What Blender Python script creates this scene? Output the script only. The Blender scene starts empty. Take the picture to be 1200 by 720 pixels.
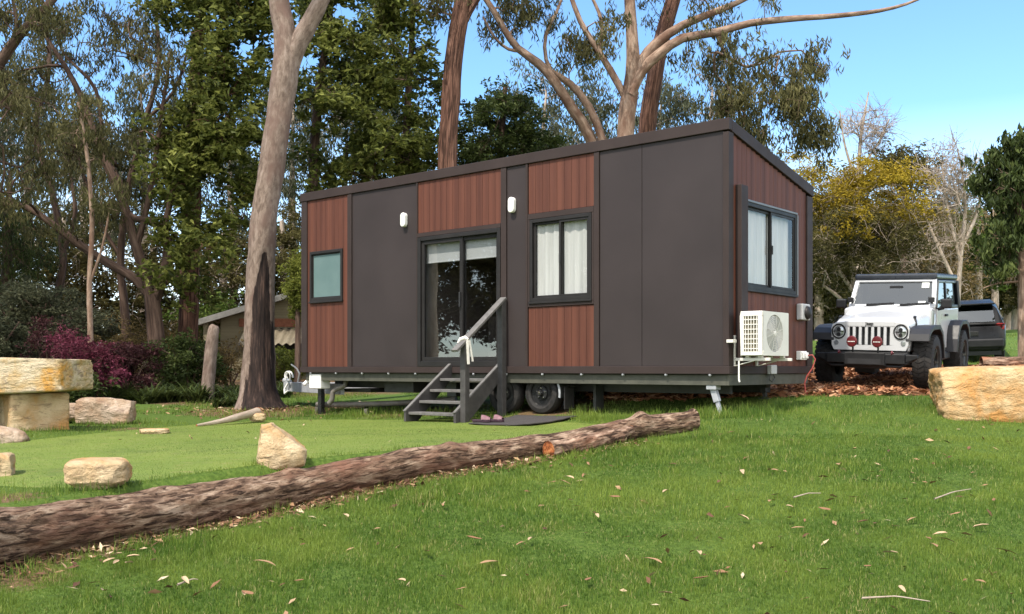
import bpy, bmesh, math, random
import numpy as np
from mathutils import Vector, Matrix, noise

R = random.Random(11)
rng = np.random.default_rng(11)
SC = bpy.context.scene
COL = SC.collection
F = 1170.0                       # focal length of the lens in units of a 1200 wide frame
PI = math.pi
rad = math.radians


def at(px, py, Y):
    """The place in the world seen at a given point of the frame, Y metres ahead; used to author real positions."""
    return np.array(((px - 600) / F * Y, Y, (432 - py) / F * Y))


# ------------------------------------------------------------------ objects
def tag(o, label=None, cat=None, group=None, kind=None):
    if label: o['label'] = label
    if cat: o['category'] = cat
    if group: o['group'] = group
    if kind: o['kind'] = kind
    return o


def thing(name, label, cat, loc=(0, 0, 0), rz=0.0, group=None):
    o = bpy.data.objects.new(name, None)
    COL.objects.link(o)
    o.location = loc
    o.rotation_euler = (0, 0, rz)
    o.empty_display_size = 0.2
    return tag(o, label, cat, group)


def link(name, me, parent=None, mats=None):
    o = bpy.data.objects.new(name, me)
    COL.objects.link(o)
    if parent is not None: o.parent = parent
    if mats is not None:
        for m in (mats if isinstance(mats, (list, tuple)) else [mats]): me.materials.append(m)
    return o


class MB:
    """Collects boxes, bars, tubes, lathes and prisms; build() links them as one mesh object."""
    def __init__(s): s.v, s.f, s.m = [], [], []

    def add(s, vs, fs, mi=0, M=None):
        b = len(s.v)
        for p in vs:
            p = Vector(p)
            s.v.append(M @ p if M is not None else p)
        for f in fs:
            s.f.append([b + i for i in f]); s.m.append(mi)
        return s

    def box(s, lo, hi, mi=0, M=None):
        x0, y0, z0 = lo; x1, y1, z1 = hi
        return s.add([(x0, y0, z0), (x1, y0, z0), (x1, y1, z0), (x0, y1, z0), (x0, y0, z1), (x1, y0, z1), (x1, y1, z1), (x0, y1, z1)],
                     [(0, 3, 2, 1), (4, 5, 6, 7), (0, 1, 5, 4), (1, 2, 6, 5), (2, 3, 7, 6), (3, 0, 4, 7)], mi, M)

    def bar(s, a, b, w, h, mi=0, up=(0, 0, 1)):
        a, b = Vector(a), Vector(b); d = (b - a); L = d.length; d.normalize()
        u = Vector(up); sx = d.cross(u)
        if sx.length < 1e-4: sx = d.cross(Vector((1, 0, 0)))
        sx.normalize(); uu = sx.cross(d)
        M = Matrix(((d.x, sx.x, uu.x, a.x), (d.y, sx.y, uu.y, a.y), (d.z, sx.z, uu.z, a.z), (0, 0, 0, 1)))
        return s.box((0, -w / 2, -h / 2), (L, w / 2, h / 2), mi, M)

    def prism(s, poly, axis, a, b, mi=0, M=None):
        """poly in the two other axes (in xyz order), extruded along axis from a to b"""
        n = len(poly)
        def P(p, t):
            return {'x': (t, p[0], p[1]), 'y': (p[0], t, p[1]), 'z': (p[0], p[1], t)}[axis]
        vs = [P(p, a) for p in poly] + [P(p, b) for p in poly]
        fs = [tuple(range(n - 1, -1, -1)), tuple(range(n, 2 * n))] + [(i, (i + 1) % n, n + (i + 1) % n, n + i) for i in range(n)]
        return s.add(vs, fs, mi, M)

    def tube(s, pts, r, n=8, mi=0, caps=True):
        pts = [Vector(p) for p in pts]; N = len(pts)
        rs = r if isinstance(r, (list, tuple)) else [r] * N
        vs = []; prev = None
        for i, p in enumerate(pts):
            d = (pts[min(i + 1, N - 1)] - pts[max(i - 1, 0)]).normalized()
            if prev is None:
                prev = d.cross(Vector((0, 0, 1)))
                if prev.length < 1e-3: prev = d.cross(Vector((1, 0, 0)))
            x = (prev - d * prev.dot(d)).normalized(); y = d.cross(x); prev = x
            for k in range(n):
                a = 2 * PI * k / n
                vs.append(p + (x * math.cos(a) + y * math.sin(a)) * rs[i])
        fs = [(i * n + k, i * n + (k + 1) % n, (i + 1) * n + (k + 1) % n, (i + 1) * n + k) for i in range(N - 1) for k in range(n)]
        if caps: fs += [tuple(range(n - 1, -1, -1)), tuple(range((N - 1) * n, N * n))]
        return s.add(vs, fs, mi)

    def lathe(s, prof, axis='x', n=32, mi=0, M=None):
        """prof: (radius, t) pairs along the axis; closed where the radius is zero"""
        vs = []
        for (r, t) in prof:
            for k in range(n):
                a = 2 * PI * k / n; c, d = r * math.cos(a), r * math.sin(a)
                vs.append({'x': (t, c, d), 'y': (c, t, d), 'z': (c, d, t)}[axis])
        fs = [(i * n + k, i * n + (k + 1) % n, (i + 1) * n + (k + 1) % n, (i + 1) * n + k) for i in range(len(prof) - 1) for k in range(n)]
        return s.add(vs, fs, mi, M)

    def build(s, name, mat, parent=None, smooth=False, bevel=0.0, seg=2, angle=35):
        me = bpy.data.meshes.new(name)
        me.from_pydata([tuple(p) for p in s.v], [], s.f)
        mats = mat if isinstance(mat, (list, tuple)) else [mat]
        o = link(name, me, parent, mats)
        if len(mats) > 1: me.polygons.foreach_set('material_index', s.m)
        bm = bmesh.new(); bm.from_mesh(me)
        bmesh.ops.remove_doubles(bm, verts=bm.verts, dist=1e-5)
        bmesh.ops.recalc_face_normals(bm, faces=bm.faces)
        bm.to_mesh(me); bm.free()
        if smooth:
            me.polygons.foreach_set('use_smooth', [True] * len(me.polygons))
            try: me.set_sharp_from_angle(angle=rad(angle))
            except Exception: pass
        if bevel > 0:
            b = o.modifiers.new('bevel', 'BEVEL'); b.width = bevel; b.segments = seg; b.limit_method = 'ANGLE'; b.angle_limit = rad(40)
            b.harden_normals = False
        me.update()
        return o


def np_mesh(name, V, loops, starts, totals, attrs=None, smooth=False):
    me = bpy.data.meshes.new(name)
    me.vertices.add(len(V)); me.vertices.foreach_set('co', np.asarray(V, np.float32).ravel())
    me.loops.add(len(loops)); me.loops.foreach_set('vertex_index', np.asarray(loops, np.int32))
    me.polygons.add(len(starts)); me.polygons.foreach_set('loop_start', np.asarray(starts, np.int32))
    try: me.polygons.foreach_set('loop_total', np.asarray(totals, np.int32))
    except Exception: pass
    for k, a in (attrs or {}).items():
        a = np.asarray(a, np.float32)
        if a.ndim == 1:
            at_ = me.attributes.new(k, 'FLOAT', 'POINT'); at_.data.foreach_set('value', a)
        else:
            at_ = me.attributes.new(k, 'FLOAT_VECTOR', 'POINT'); at_.data.foreach_set('vector', a.ravel())
    me.polygons.foreach_set('use_smooth', np.full(len(starts), smooth))
    me.update(calc_edges=True)
    return me


def quad_mesh(name, V, Q, attrs=None, smooth=True):
    Q = np.asarray(Q, np.int32); n = len(Q); k = Q.shape[1]
    return np_mesh(name, V, Q.ravel(), np.arange(n) * k, np.full(n, k), attrs, smooth)


# ------------------------------------------------------------------ materials
class NT:
    def __init__(s, name):
        s.mat = bpy.data.materials.new(name); s.mat.use_nodes = True
        s.t = s.mat.node_tree; s.t.nodes.clear()
        s.out = s.n('ShaderNodeOutputMaterial')

    def n(s, typ, **kw):
        nd = s.t.nodes.new(typ)
        for k, v in kw.items(): setattr(nd, k, v)
        return nd

    def l(s, a, b): s.t.links.new(a, b)

    def val(s, inp, v):
        if hasattr(v, 'links') or hasattr(v, 'is_linked'): s.l(v, inp)
        else: inp.default_value = v

    def coord(s, attr=None, scale=(1, 1, 1)):
        mp = s.n('ShaderNodeMapping'); mp.inputs['Scale'].default_value = scale
        if attr: a = s.n('ShaderNodeAttribute', attribute_name=attr); s.l(a.outputs['Vector'], mp.inputs['Vector'])
        else: a = s.n('ShaderNodeTexCoord'); s.l(a.outputs['Object'], mp.inputs['Vector'])
        return mp.outputs['Vector']

    def noise(s, vec, scale, detail=4, rough=0.55, dist=0.0):
        a = s.n('ShaderNodeTexNoise'); a.inputs['Scale'].default_value = scale; a.inputs['Detail'].default_value = detail
        a.inputs['Roughness'].default_value = rough; a.inputs['Distortion'].default_value = dist
        s.l(vec, a.inputs['Vector']); return a.outputs['Fac']

    def ramp(s, fac, stops):
        r = s.n('ShaderNodeValToRGB'); e = r.color_ramp.elements
        while len(e) < len(stops): e.new(0.5)
        for i, (p, c) in enumerate(stops):
            e[i].position = p; e[i].color = (*c, 1) if len(c) == 3 else c
        s.l(fac, r.inputs['Fac']); return r.outputs['Color']

    def mix(s, fac, a, b, mode='MIX'):
        m = s.n('ShaderNodeMix', data_type='RGBA', blend_type=mode)
        s.val(m.inputs[0], fac)
        for i, c in ((6, a), (7, b)):
            if isinstance(c, tuple): m.inputs[i].default_value = (*c, 1) if len(c) == 3 else c
            else: s.l(c, m.inputs[i])
        return m.outputs[2]

    def math(s, op, a, b=0.0, c=None):
        m = s.n('ShaderNodeMath', operation=op); s.val(m.inputs[0], a); s.val(m.inputs[1], b)
        if c is not None: s.val(m.inputs[2], c)
        return m.outputs[0]

    def bump(s, h, strength=0.4, dist=0.02):
        b = s.n('ShaderNodeBump'); b.inputs['Strength'].default_value = strength; b.inputs['Distance'].default_value = dist
        s.l(h, b.inputs['Height']); return b.outputs['Normal']

    def pbr(s, color, rough=0.5, metal=0.0, normal=None, spec=0.5, **kw):
        p = s.n('ShaderNodeBsdfPrincipled')
        if isinstance(color, tuple): p.inputs['Base Color'].default_value = (*color, 1)
        else: s.l(color, p.inputs['Base Color'])
        s.val(p.inputs['Roughness'], rough); p.inputs['Metallic'].default_value = metal
        p.inputs['Specular IOR Level'].default_value = spec
        for k, v in kw.items(): p.inputs[k.replace('_', ' ')].default_value = v
        if normal is not None: s.l(normal, p.inputs['Normal'])
        return p.outputs['BSDF']

    def done(s, sh): s.l(sh, s.out.inputs['Surface']); return s.mat


def simple(name, c1, c2=None, scale=6, rough=0.5, metal=0.0, bump=0.0, bscale=None, spec=0.5, stretch=(1, 1, 1), bdist=0.01, **kw):
    """paint, metal, plastic, cloth: two tones mixed by noise, a little uneven gloss and a little bump"""
    t = NT(name); v = t.coord(scale=stretch)
    f = t.noise(v, scale, 5)
    c = t.ramp(f, [(0.32, c1), (0.68, c2 or tuple(min(1, x * 1.12) for x in c1))])
    r = t.math('MULTIPLY_ADD', t.noise(v, scale * 2.3, 3), 0.22, max(0.02, rough - 0.11))
    nm = t.bump(t.noise(v, bscale or scale * 5, 4), bump, bdist) if bump else None
    return t.done(t.pbr(c, r, metal, nm, spec, **kw))


def leaf_mat(name, dark, mid, light, trans=0.3, rough=0.62):
    t = NT(name)
    a = t.n('ShaderNodeAttribute', attribute_name='tint')
    c = t.ramp(a.outputs['Fac'], [(0.0, dark), (0.5, mid), (1.0, light)])
    p = t.pbr(c, rough, 0, None, 0.16)
    tr = t.n('ShaderNodeBsdfTranslucent'); t.l(t.mix(0.5, c, light), tr.inputs['Color'])
    m = t.n('ShaderNodeMixShader'); m.inputs[0].default_value = trans
    t.l(p, m.inputs[1]); t.l(tr.outputs[0], m.inputs[2])
    return t.done(m.outputs[0])


def bark_mat(name, cols, scale=(7, 7, 1.3), bump=0.6, dist=0.03, stain=None, crack=0.0, char=False):
    t = NT(name); v = t.coord('bark', scale)
    f = t.noise(v, 1.6, 8, 0.65, 0.3)
    ck = t.noise(t.coord('bark', (scale[0] * 3.2, scale[1] * 3.2, scale[2] * 1.5)), 1.2, 5, 0.6, 0.6)
    if crack: f = t.math('SUBTRACT', f, t.math('MULTIPLY', t.math('MAXIMUM', t.math('SUBTRACT', crack, ck), 0.0), 2.2))
    c = t.ramp(f, [(0.36, cols[0]), (0.5, cols[1]), (0.64, cols[2])])
    v2 = t.coord('bark', (1, 1, 0.6))
    if stain:
        g = t.noise(v2, 1.7, 5, 0.6)
        c = t.mix(t.ramp(g, [(0.5, (0, 0, 0)), (0.62, (1, 1, 1))]), c, stain)
    if char:
        a = t.n('ShaderNodeAttribute', attribute_name='char')
        k = t.math('ADD', a.outputs['Fac'], t.math('MULTIPLY', t.math('SUBTRACT', t.noise(t.coord('bark', (14, 14, 2.2)), 1.3, 6, .7), .5), 1.3))
        bc = t.ramp(t.noise(t.coord('bark', (16, 16, 1.4)), 1.3, 6, .7), [(0.36, (.007, .005, .005)), (0.55, (.030, .019, .016)), (0.68, (.10, .062, .048))])
        c = t.mix(t.ramp(k, [(0.42, (0, 0, 0)), (0.58, (1, 1, 1))]), c, bc)
    nm = t.bump(f, bump, dist)
    return t.done(t.pbr(c, 0.85, 0, nm, 0.2))


M = {}
def make_materials():
    M['panel'] = simple('dark_cladding', (0.031, 0.0245, 0.0245), (0.040, 0.0315, 0.0315), 0.9, 0.48, 0, 0.04, 90, 0.2)
    M['trim'] = simple('charcoal_trim', (0.032, 0.023, 0.0215), (0.040, 0.029, 0.027), 2, 0.55, 0, 0.03, 60, 0.16)
    M['alu'] = simple('dark_aluminium', (0.017, 0.016, 0.016), (0.024, 0.022, 0.022), 3, 0.45, 0.0, 0, None, 0.2)
    M['alu_light'] = simple('grey_aluminium', (0.11, 0.115, 0.12), (0.15, 0.155, 0.16), 3, 0.4, 0.2)
    # timber: vertical boards
    t = NT('timber_boards'); v = t.coord(scale=(1, 1, 1))
    g = t.noise(t.coord(scale=(60, 60, 2.0)), 1.0, 6, 0.6, 0.2)
    bw = t.noise(t.coord(scale=(8.5, 8.5, 0.02)), 1.0, 0, 0.4)
    c = t.ramp(g, [(0.25, (0.052, 0.0165, 0.0095)), (0.5, (0.085, 0.028, 0.0165)), (0.75, (0.120, 0.043, 0.026))])
    c = t.mix(0.6, c, t.ramp(bw, [(0.3, (0.054, 0.017, 0.011)), (0.7, (0.125, 0.044, 0.027))]))
    M['timber'] = t.done(t.pbr(c, 0.6, 0, t.bump(g, 0.25, 0.004), 0.3))
    # window glass: clear, reflecting
    def glass(name, tint, base, k, bump=0.06):
        t = NT(name)
        ge = t.n('ShaderNodeNewGeometry'); dp = t.n('ShaderNodeVectorMath', operation='DOT_PRODUCT'); t.l(ge.outputs['Incoming'], dp.inputs[0]); t.l(ge.outputs['Normal'], dp.inputs[1])
        fr = t.math('POWER', t.math('SUBTRACT', 1.0, t.math('ABSOLUTE', dp.outputs['Value'])), 5.0)
        fac = t.math('MULTIPLY_ADD', fr, k, base)
        fac = t.math('MINIMUM', fac, 0.95)
        wv = t.noise(t.coord(scale=(1, 1, 1)), 1.4, 1)
        gl = t.n('ShaderNodeBsdfGlossy'); gl.inputs['Roughness'].default_value = 0.012
        t.l(t.bump(wv, bump, 0.02), gl.inputs['Normal'])
        gl.inputs['Color'].default_value = (0.92, 0.95, 0.96, 1)
        tp = t.n('ShaderNodeBsdfTransparent'); tp.inputs['Color'].default_value = (*tint, 1)
        m = t.n('ShaderNodeMixShader'); t.l(fac, m.inputs[0]); t.l(tp.outputs[0], m.inputs[1]); t.l(gl.outputs[0], m.inputs[2])
        return t.done(m.outputs[0])
    M['glass'] = glass('window_glass', (0.95, 0.96, 0.96), 0.055, .9)
    M['door_glass'] = glass('door_glass', (0.74, 0.76, 0.78), 0.16, .84)
    M['car_glass'] = glass('car_glass', (0.26, 0.28, 0.28), 0.12, .85, 0.0)
    M['frosted'] = simple('frosted_pane', (0.095, 0.150, 0.150), (0.12, 0.18, 0.18), 2, 0.22, 0, 0, None, 0.6)
    M['blind'] = simple('white_blind', (0.52, 0.52, 0.505), (0.58, 0.58, 0.565), 3, 0.8, 0, 0.1, 120, 0.2)
    M['sheer'] = simple('sheer_curtain', (0.36, 0.36, 0.35), (0.50, 0.50, 0.49), 11, 0.8, 0, 0.3, 40, 0.2, stretch=(1, 1, 0.06))
    M['inside'] = simple('interior_lining', (0.11, 0.095, 0.085), (0.15, 0.13, 0.12), 2, 0.7)
    M['inside_floor'] = simple('interior_floor', (0.16, 0.10, 0.06), (0.22, 0.14, 0.09), 4, 0.5)
    M['galv'] = simple('galvanised_steel', (0.045, 0.045, 0.034), (0.072, 0.071, 0.054), 9, 0.65, 0.0, 0.05, 40)
    M['galv_light'] = simple('bright_galvanised_steel', (0.28, 0.29, 0.31), (0.40, 0.41, 0.43), 9, 0.5, 0.2, 0.05, 40)
    M['chassis'] = simple('chassis_steel', (0.022, 0.023, 0.021), (0.038, 0.039, 0.035), 7, 0.6, 0.0, 0.05)
    M['rubber'] = simple('tyre_rubber', (0.012, 0.012, 0.012), (0.028, 0.025, 0.023), 18, 0.75, 0, 0.2, 60, 0.3)
    M['black_rim'] = simple('black_rim', (0.012, 0.012, 0.012), (0.02, 0.02, 0.02), 8, 0.3)
    M['chrome'] = simple('chrome', (0.6, 0.6, 0.62), (0.7, 0.7, 0.72), 6, 0.15, 1.0)
    M['white_plastic'] = simple('white_plastic', (0.72, 0.71, 0.68), (0.78, 0.77, 0.74), 3, 0.4)
    M['cream_metal'] = simple('cream_enamel', (0.60, 0.575, 0.52), (0.68, 0.65, 0.59), 3, 0.42, 0, 0.02, 40)
    M['fin'] = simple('condenser_fins', (0.10, 0.085, 0.05), (0.22, 0.19, 0.12), 30, 0.5, 0.4, stretch=(1, 1, 0.1))
    M['grey_plastic'] = simple('grey_plastic', (0.34, 0.34, 0.34), (0.42, 0.42, 0.42), 4, 0.5)
    M['dark_hole'] = simple('matt_black', (0.012, 0.012, 0.013), (0.018, 0.018, 0.02), 6, 0.6)  # near-black shared by handles, latches, radiator, underbody and board backing
    M['red_cable'] = simple('red_cable', (0.20, 0.02, 0.015), (0.26, 0.03, 0.02), 8, 0.5)
    M['step_paint'] = simple('painted_steps', (0.040, 0.037, 0.037), (0.062, 0.058, 0.057), 9, 0.6, 0, 0.25, 50, 0.35, stretch=(1, 1, 1))
    M['tread'] = simple('step_treads', (0.085, 0.08, 0.076), (0.135, 0.128, 0.122), 12, 0.65, 0, 0.3, 60)
    M['cloth_white'] = simple('white_cloth', (0.66, 0.63, 0.58), (0.76, 0.73, 0.68), 20, 0.9, 0, 0.3)
    M['mat'] = simple('black_doormat', (0.030, 0.026, 0.026), (0.052, 0.045, 0.044), 60, 0.9, 0, 0.6, 160)
    M['pink'] = simple('pink_slipper', (0.12, 0.05, 0.065), (0.22, 0.12, 0.135), 20, 0.7)
    M['purple'] = simple('purple_sole', (0.022, 0.008, 0.016), (0.035, 0.012, 0.025), 20, 0.7)
    M['pvc'] = simple('grey_pvc_pipe', (0.10, 0.088, 0.075), (0.16, 0.145, 0.125), 8, 0.5)
    # vehicles
    M['white_paint'] = simple('white_car_paint', (0.47, 0.475, 0.485), (0.50, 0.505, 0.515), 1.2, 0.3, 0, 0, None, 0.5, Coat_Weight=0.6, Coat_Roughness=0.06)
    M['black_trim'] = simple('black_car_plastic', (0.007, 0.007, 0.008), (0.013, 0.013, 0.014), 7, 0.5, 0, 0.08, 120, 0.35)
    M['flare'] = simple('grey_black_flare', (0.015, 0.015, 0.017), (0.022, 0.022, 0.025), 5, 0.45, 0, 0.05, 120, 0.35)
    M['soft_top'] = simple('black_roof', (0.016, 0.019, 0.025), (0.024, 0.028, 0.036), 6, 0.3, 0, 0.05)
    M['dark_paint'] = simple('black_suv_paint', (0.007, 0.007, 0.008), (0.011, 0.011, 0.012), 2, 0.3, 0, 0, None, 0.25)
    M['red_cover'] = simple('red_lamp_cover', (0.075, 0.005, 0.007), (0.11, 0.008, 0.010), 12, 0.4)
    M['headlight'] = simple('headlight_glass', (0.25, 0.27, 0.29), (0.55, 0.57, 0.58), 25, 0.08, 0.6)
    M['tail_red'] = simple('tail_lamp_red', (0.16, 0.01, 0.01), (0.22, 0.02, 0.02), 8, 0.2)
    M['sticker'] = simple('white_sticker', (0.6, 0.63, 0.6), (0.7, 0.74, 0.7), 30, 0.5)
    # shed
    M['shed_wall'] = simple('olive_weatherboard', (0.16, 0.138, 0.085), (0.22, 0.19, 0.118), 3, 0.8, 0, 0.2, stretch=(0.3, 1, 6))
    M['shed_roof'] = simple('weathered_roof', (0.16, 0.155, 0.145), (0.24, 0.23, 0.21), 5, 0.6)
    M['brick'] = simple('red_brick_band', (0.16, 0.055, 0.03), (0.24, 0.09, 0.05), 14, 0.85, 0, 0.5)
    M['awning'] = simple('faded_corrugated_sheet', (0.15, 0.125, 0.085), (0.22, 0.185, 0.13), 5, 0.6)
    # rock
    def stone(name, base, ochre, pale, dark, sc=1.0):
        t = NT(name); v = t.coord()
        f = t.noise(v, 2.2 * sc, 6, 0.6, 0.4)
        c = t.ramp(f, [(0.36, ochre), (0.48, base), (0.60, pale)])
        g = t.noise(t.coord(scale=(2.0, 2.0, 5)), 2.5 * sc, 7, 0.7, 0.6)
        c = t.mix(t.ramp(g, [(0.54, (0, 0, 0)), (0.66, (0.75, 0.75, 0.75))]), c, dark)
        h = t.noise(v, 9 * sc, 8, 0.68); h2 = t.noise(t.coord(scale=(1, 1, 2.4)), 3.2 * sc, 5, 0.6, 0.8)
        hh = t.math('ADD', t.math('ADD', h, t.math('MULTIPLY', h2, 1.6)), t.math('MULTIPLY', t.noise(v, 45 * sc, 4, 0.7), 0.45))
        return t.done(t.pbr(c, 0.88, 0, t.bump(hh, 0.8, 0.045), 0.2))
    M['stone'] = stone('yellow_sandstone', (0.42, 0.295, 0.165), (0.43, 0.235, 0.085), (0.52, 0.40, 0.255), (0.15, 0.10, 0.06))
    M['stone_ochre'] = stone('ochre_sandstone', (0.46, 0.295, 0.145), (0.46, 0.23, 0.075), (0.55, 0.405, 0.235), (0.22, 0.135, 0.06), 1.1)
    M['stone_pink'] = stone('pinkish_sandstone', (0.36, 0.26, 0.18), (0.33, 0.20, 0.125), (0.46, 0.36, 0.28), (0.16, 0.11, 0.08))
    M['stone_stain'] = stone('stained_sandstone', (0.45, 0.335, 0.19), (0.46, 0.24, 0.055), (0.52, 0.435, 0.31), (0.10, 0.07, 0.06), 1.3)
    # bark
    M['gum_bark'] = bark_mat('smooth_gum_bark', ((0.105, 0.075, 0.060), (0.172, 0.127, 0.103), (0.24, 0.185, 0.155)), (9, 9, 3.5), 0.55, 0.02, (0.135, 0.088, 0.072), .36)
    M['charred_gum_bark'] = bark_mat('charred_gum_bark', ((0.105, 0.075, 0.060), (0.172, 0.127, 0.103), (0.24, 0.185, 0.155)), (9, 9, 3.5), 0.55, 0.02, (0.135, 0.088, 0.072), .36, True)
    M['pale_bark'] = bark_mat('pale_gum_bark', ((0.115, 0.075, 0.055), (0.22, 0.148, 0.108), (0.33, 0.245, 0.19)), (6, 6, 1.6), 0.45, 0.02, (0.13, 0.075, 0.052))
    M['red_bark'] = bark_mat('red_stringy_bark', ((0.045, 0.022, 0.015), (0.12, 0.060, 0.042), (0.20, 0.108, 0.078)), (9, 9, 0.8), 0.9, 0.05, None, .48)
    M['dark_bark'] = bark_mat('dark_bark', ((0.040, 0.025, 0.019), (0.082, 0.052, 0.039), (0.13, 0.086, 0.066)), (8, 8, 1.0), 0.8, 0.03)
    M['burnt_bark'] = bark_mat('burnt_bark', ((0.008, 0.006, 0.006), (0.025, 0.016, 0.014), (0.075, 0.045, 0.035)), (9, 9, 0.9), 1.0, 0.05)
    M['bare_bark'] = bark_mat('bare_grey_bark', ((0.22, 0.17, 0.13), (0.34, 0.275, 0.22), (0.45, 0.38, 0.32)), (5, 5, 1), 0.3, 0.02)
    M['log_bark'] = bark_mat('weathered_log_bark', ((0.048, 0.027, 0.017), (0.165, 0.103, 0.068), (0.345, 0.25, 0.18)), (11, 11, 3.2), 1.0, 0.05, (0.17, 0.085, 0.055), .46)
    M['log_bark_red'] = bark_mat('split_log_wood', ((0.05, 0.028, 0.018), (0.19, 0.115, 0.078), (0.42, 0.30, 0.22)), (10, 10, 3.0), 1.0, 0.04, (0.26, 0.11, 0.06), .46)
    M['end_grain'] = bark_mat('orange_end_grain', ((0.06, 0.02, 0.01), (0.26, 0.08, 0.025), (0.42, 0.18, 0.07)), (12, 12, 12), 0.6, 0.02)
    # leaves
    M['leaf_gum'] = leaf_mat('gum_leaves', (0.030, 0.031, 0.011), (0.084, 0.080, 0.030), (0.175, 0.160, 0.066), 0.36)
    M['leaf_olive'] = leaf_mat('olive_leaves', (0.034, 0.033, 0.011), (0.082, 0.073, 0.024), (0.15, 0.128, 0.045), 0.27)
    M['leaf_broad'] = leaf_mat('broad_green_leaves', (0.019, 0.026, 0.005), (0.076, 0.095, 0.018), (0.24, 0.255, 0.065), 0.34, 0.55)
    M['leaf_dark'] = leaf_mat('dark_green_leaves', (0.015, 0.023, 0.007), (0.040, 0.059, 0.015), (0.10, 0.125, 0.034), 0.26, 0.55)
    M['leaf_grey'] = leaf_mat('grey_green_leaves', (0.028, 0.034, 0.018), (0.070, 0.077, 0.042), (0.135, 0.14, 0.08), 0.28)
    M['leaf_bright'] = leaf_mat('bright_green_leaves', (0.04, 0.065, 0.012), (0.085, 0.13, 0.022), (0.15, 0.20, 0.04), 0.3)
    M['leaf_yellow'] = leaf_mat('wattle_blossom', (0.15, 0.108, 0.012), (0.28, 0.205, 0.018), (0.42, 0.31, 0.03), 0.28)
    M['leaf_ochre'] = leaf_mat('ochre_foliage', (0.07, 0.050, 0.018), (0.16, 0.112, 0.042), (0.25, 0.18, 0.075), 0.26)
    M['leaf_magenta'] = leaf_mat('magenta_blossom', (0.045, 0.010, 0.016), (0.10, 0.020, 0.034), (0.22, 0.055, 0.095), 0.28)
    M['leaf_plum'] = leaf_mat('plum_leaves', (0.022, 0.009, 0.010), (0.05, 0.018, 0.020), (0.10, 0.035, 0.038), 0.22)
    M['leaf_conifer'] = leaf_mat('golden_conifer', (0.06, 0.075, 0.012), (0.13, 0.15, 0.025), (0.21, 0.215, 0.04), 0.25)
    # grass
    def grass(name, dark, mid, light, dry):
        t = NT(name)
        a = t.n('ShaderNodeAttribute', attribute_name='tint')
        c = t.ramp(a.outputs['Fac'], [(0.0, dark), (0.5, mid), (0.90, light), (1.0, dry)])
        big = t.noise(t.coord(), 0.75, 5, 0.65)
        c = t.mix(t.ramp(big, [(0.44, (0, 0, 0)), (0.62, (0.75, 0.75, 0.75))]), c, light)
        p = t.pbr(c, 0.5, 0, None, 0.3)
        tr = t.n('ShaderNodeBsdfTranslucent'); t.l(c, tr.inputs['Color'])
        m = t.n('ShaderNodeMixShader'); m.inputs[0].default_value = 0.40
        t.l(p, m.inputs[1]); t.l(tr.outputs[0], m.inputs[2])
        return t.done(m.outputs[0])
    M['grass'] = grass('lawn_grass', (0.036, 0.082, 0.011), (0.088, 0.162, 0.021), (0.215, 0.280, 0.046), (0.40, 0.35, 0.15))
    t = NT('leaf_litter'); a = t.n('ShaderNodeAttribute', attribute_name='tint')
    c = t.ramp(a.outputs['Fac'], [(0.0, (0.075, 0.035, 0.02)), (0.35, (0.19, 0.095, 0.05)), (0.7, (0.32, 0.20, 0.11)), (1.0, (0.50, 0.40, 0.27))])
    M['litter'] = t.done(t.pbr(c, 0.75, 0, None, 0.25))
    t = NT('wood_chip'); a = t.n('ShaderNodeAttribute', attribute_name='tint')
    c = t.ramp(a.outputs['Fac'], [(0.0, (0.07, 0.03, 0.016)), (0.4, (0.23, 0.095, 0.044)), (0.8, (0.36, 0.175, 0.09)), (1.0, (0.48, 0.31, 0.19))])
    M['chip'] = t.done(t.pbr(c, 0.85, 0, None, 0.2))
    # sheets
    t = NT('putting_turf'); v = t.coord()
    f1 = t.noise(v, 0.7, 5, 0.6); f2 = t.noise(v, 45, 3, 0.6); f3 = t.noise(t.coord(scale=(1, 2.6, 1)), 5, 4, 0.6)
    c = t.ramp(f1, [(0.3, (0.098, 0.138, 0.025)), (0.55, (0.130, 0.170, 0.032)), (0.75, (0.175, 0.198, 0.048))])
    c = t.mix(0.35, c, t.ramp(f2, [(0.3, (0.07, 0.12, 0.015)), (0.7, (0.20, 0.25, 0.045))]))
    c = t.mix(t.ramp(f3, [(0.54, (0, 0, 0)), (0.70, (0.6, 0.6, 0.6))]), c, (0.21, 0.185, 0.07))
    c = t.mix(t.ramp(t.noise(v, 1.9, 6, 0.7), [(0.52, (0, 0, 0)), (0.66, (0.55, 0.55, 0.55))]), c, (0.075, 0.105, 0.022))
    M['turf'] = t.done(t.pbr(c, 0.75, 0, t.bump(f2, 0.5, 0.01), 0.25))
    t = NT('mulch'); v = t.coord()
    f = t.noise(v, 26, 6, 0.7)
    c = t.ramp(f, [(0.3, (0.05, 0.022, 0.012)), (0.5, (0.185, 0.078, 0.036)), (0.7, (0.32, 0.16, 0.08))])
    M['mulch'] = t.done(t.pbr(c, 0.9, 0, t.bump(f, 0.9, 0.04), 0.15))
    t = NT('ground'); v = t.coord()
    gr = t.ramp(t.noise(v, 14, 6, 0.7), [(0.3, (0.030, 0.055, 0.012)), (0.5, (0.06, 0.105, 0.02)), (0.72, (0.11, 0.155, 0.032))])
    gr2 = t.ramp(t.noise(v, 0.35, 5, 0.6), [(0.35, (0.05, 0.105, 0.016)), (0.65, (0.125, 0.18, 0.034))])
    gr = t.mix(0.5, gr, gr2)
    th = t.ramp(t.noise(v, 22, 6, 0.7), [(0.3, (0.030, 0.054, 0.009)), (0.55, (0.072, 0.118, 0.018)), (0.75, (0.145, 0.165, 0.045))])
    fa = t.n('ShaderNodeAttribute', attribute_name='far'); gr = t.mix(fa.outputs['Fac'], th, gr)
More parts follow.
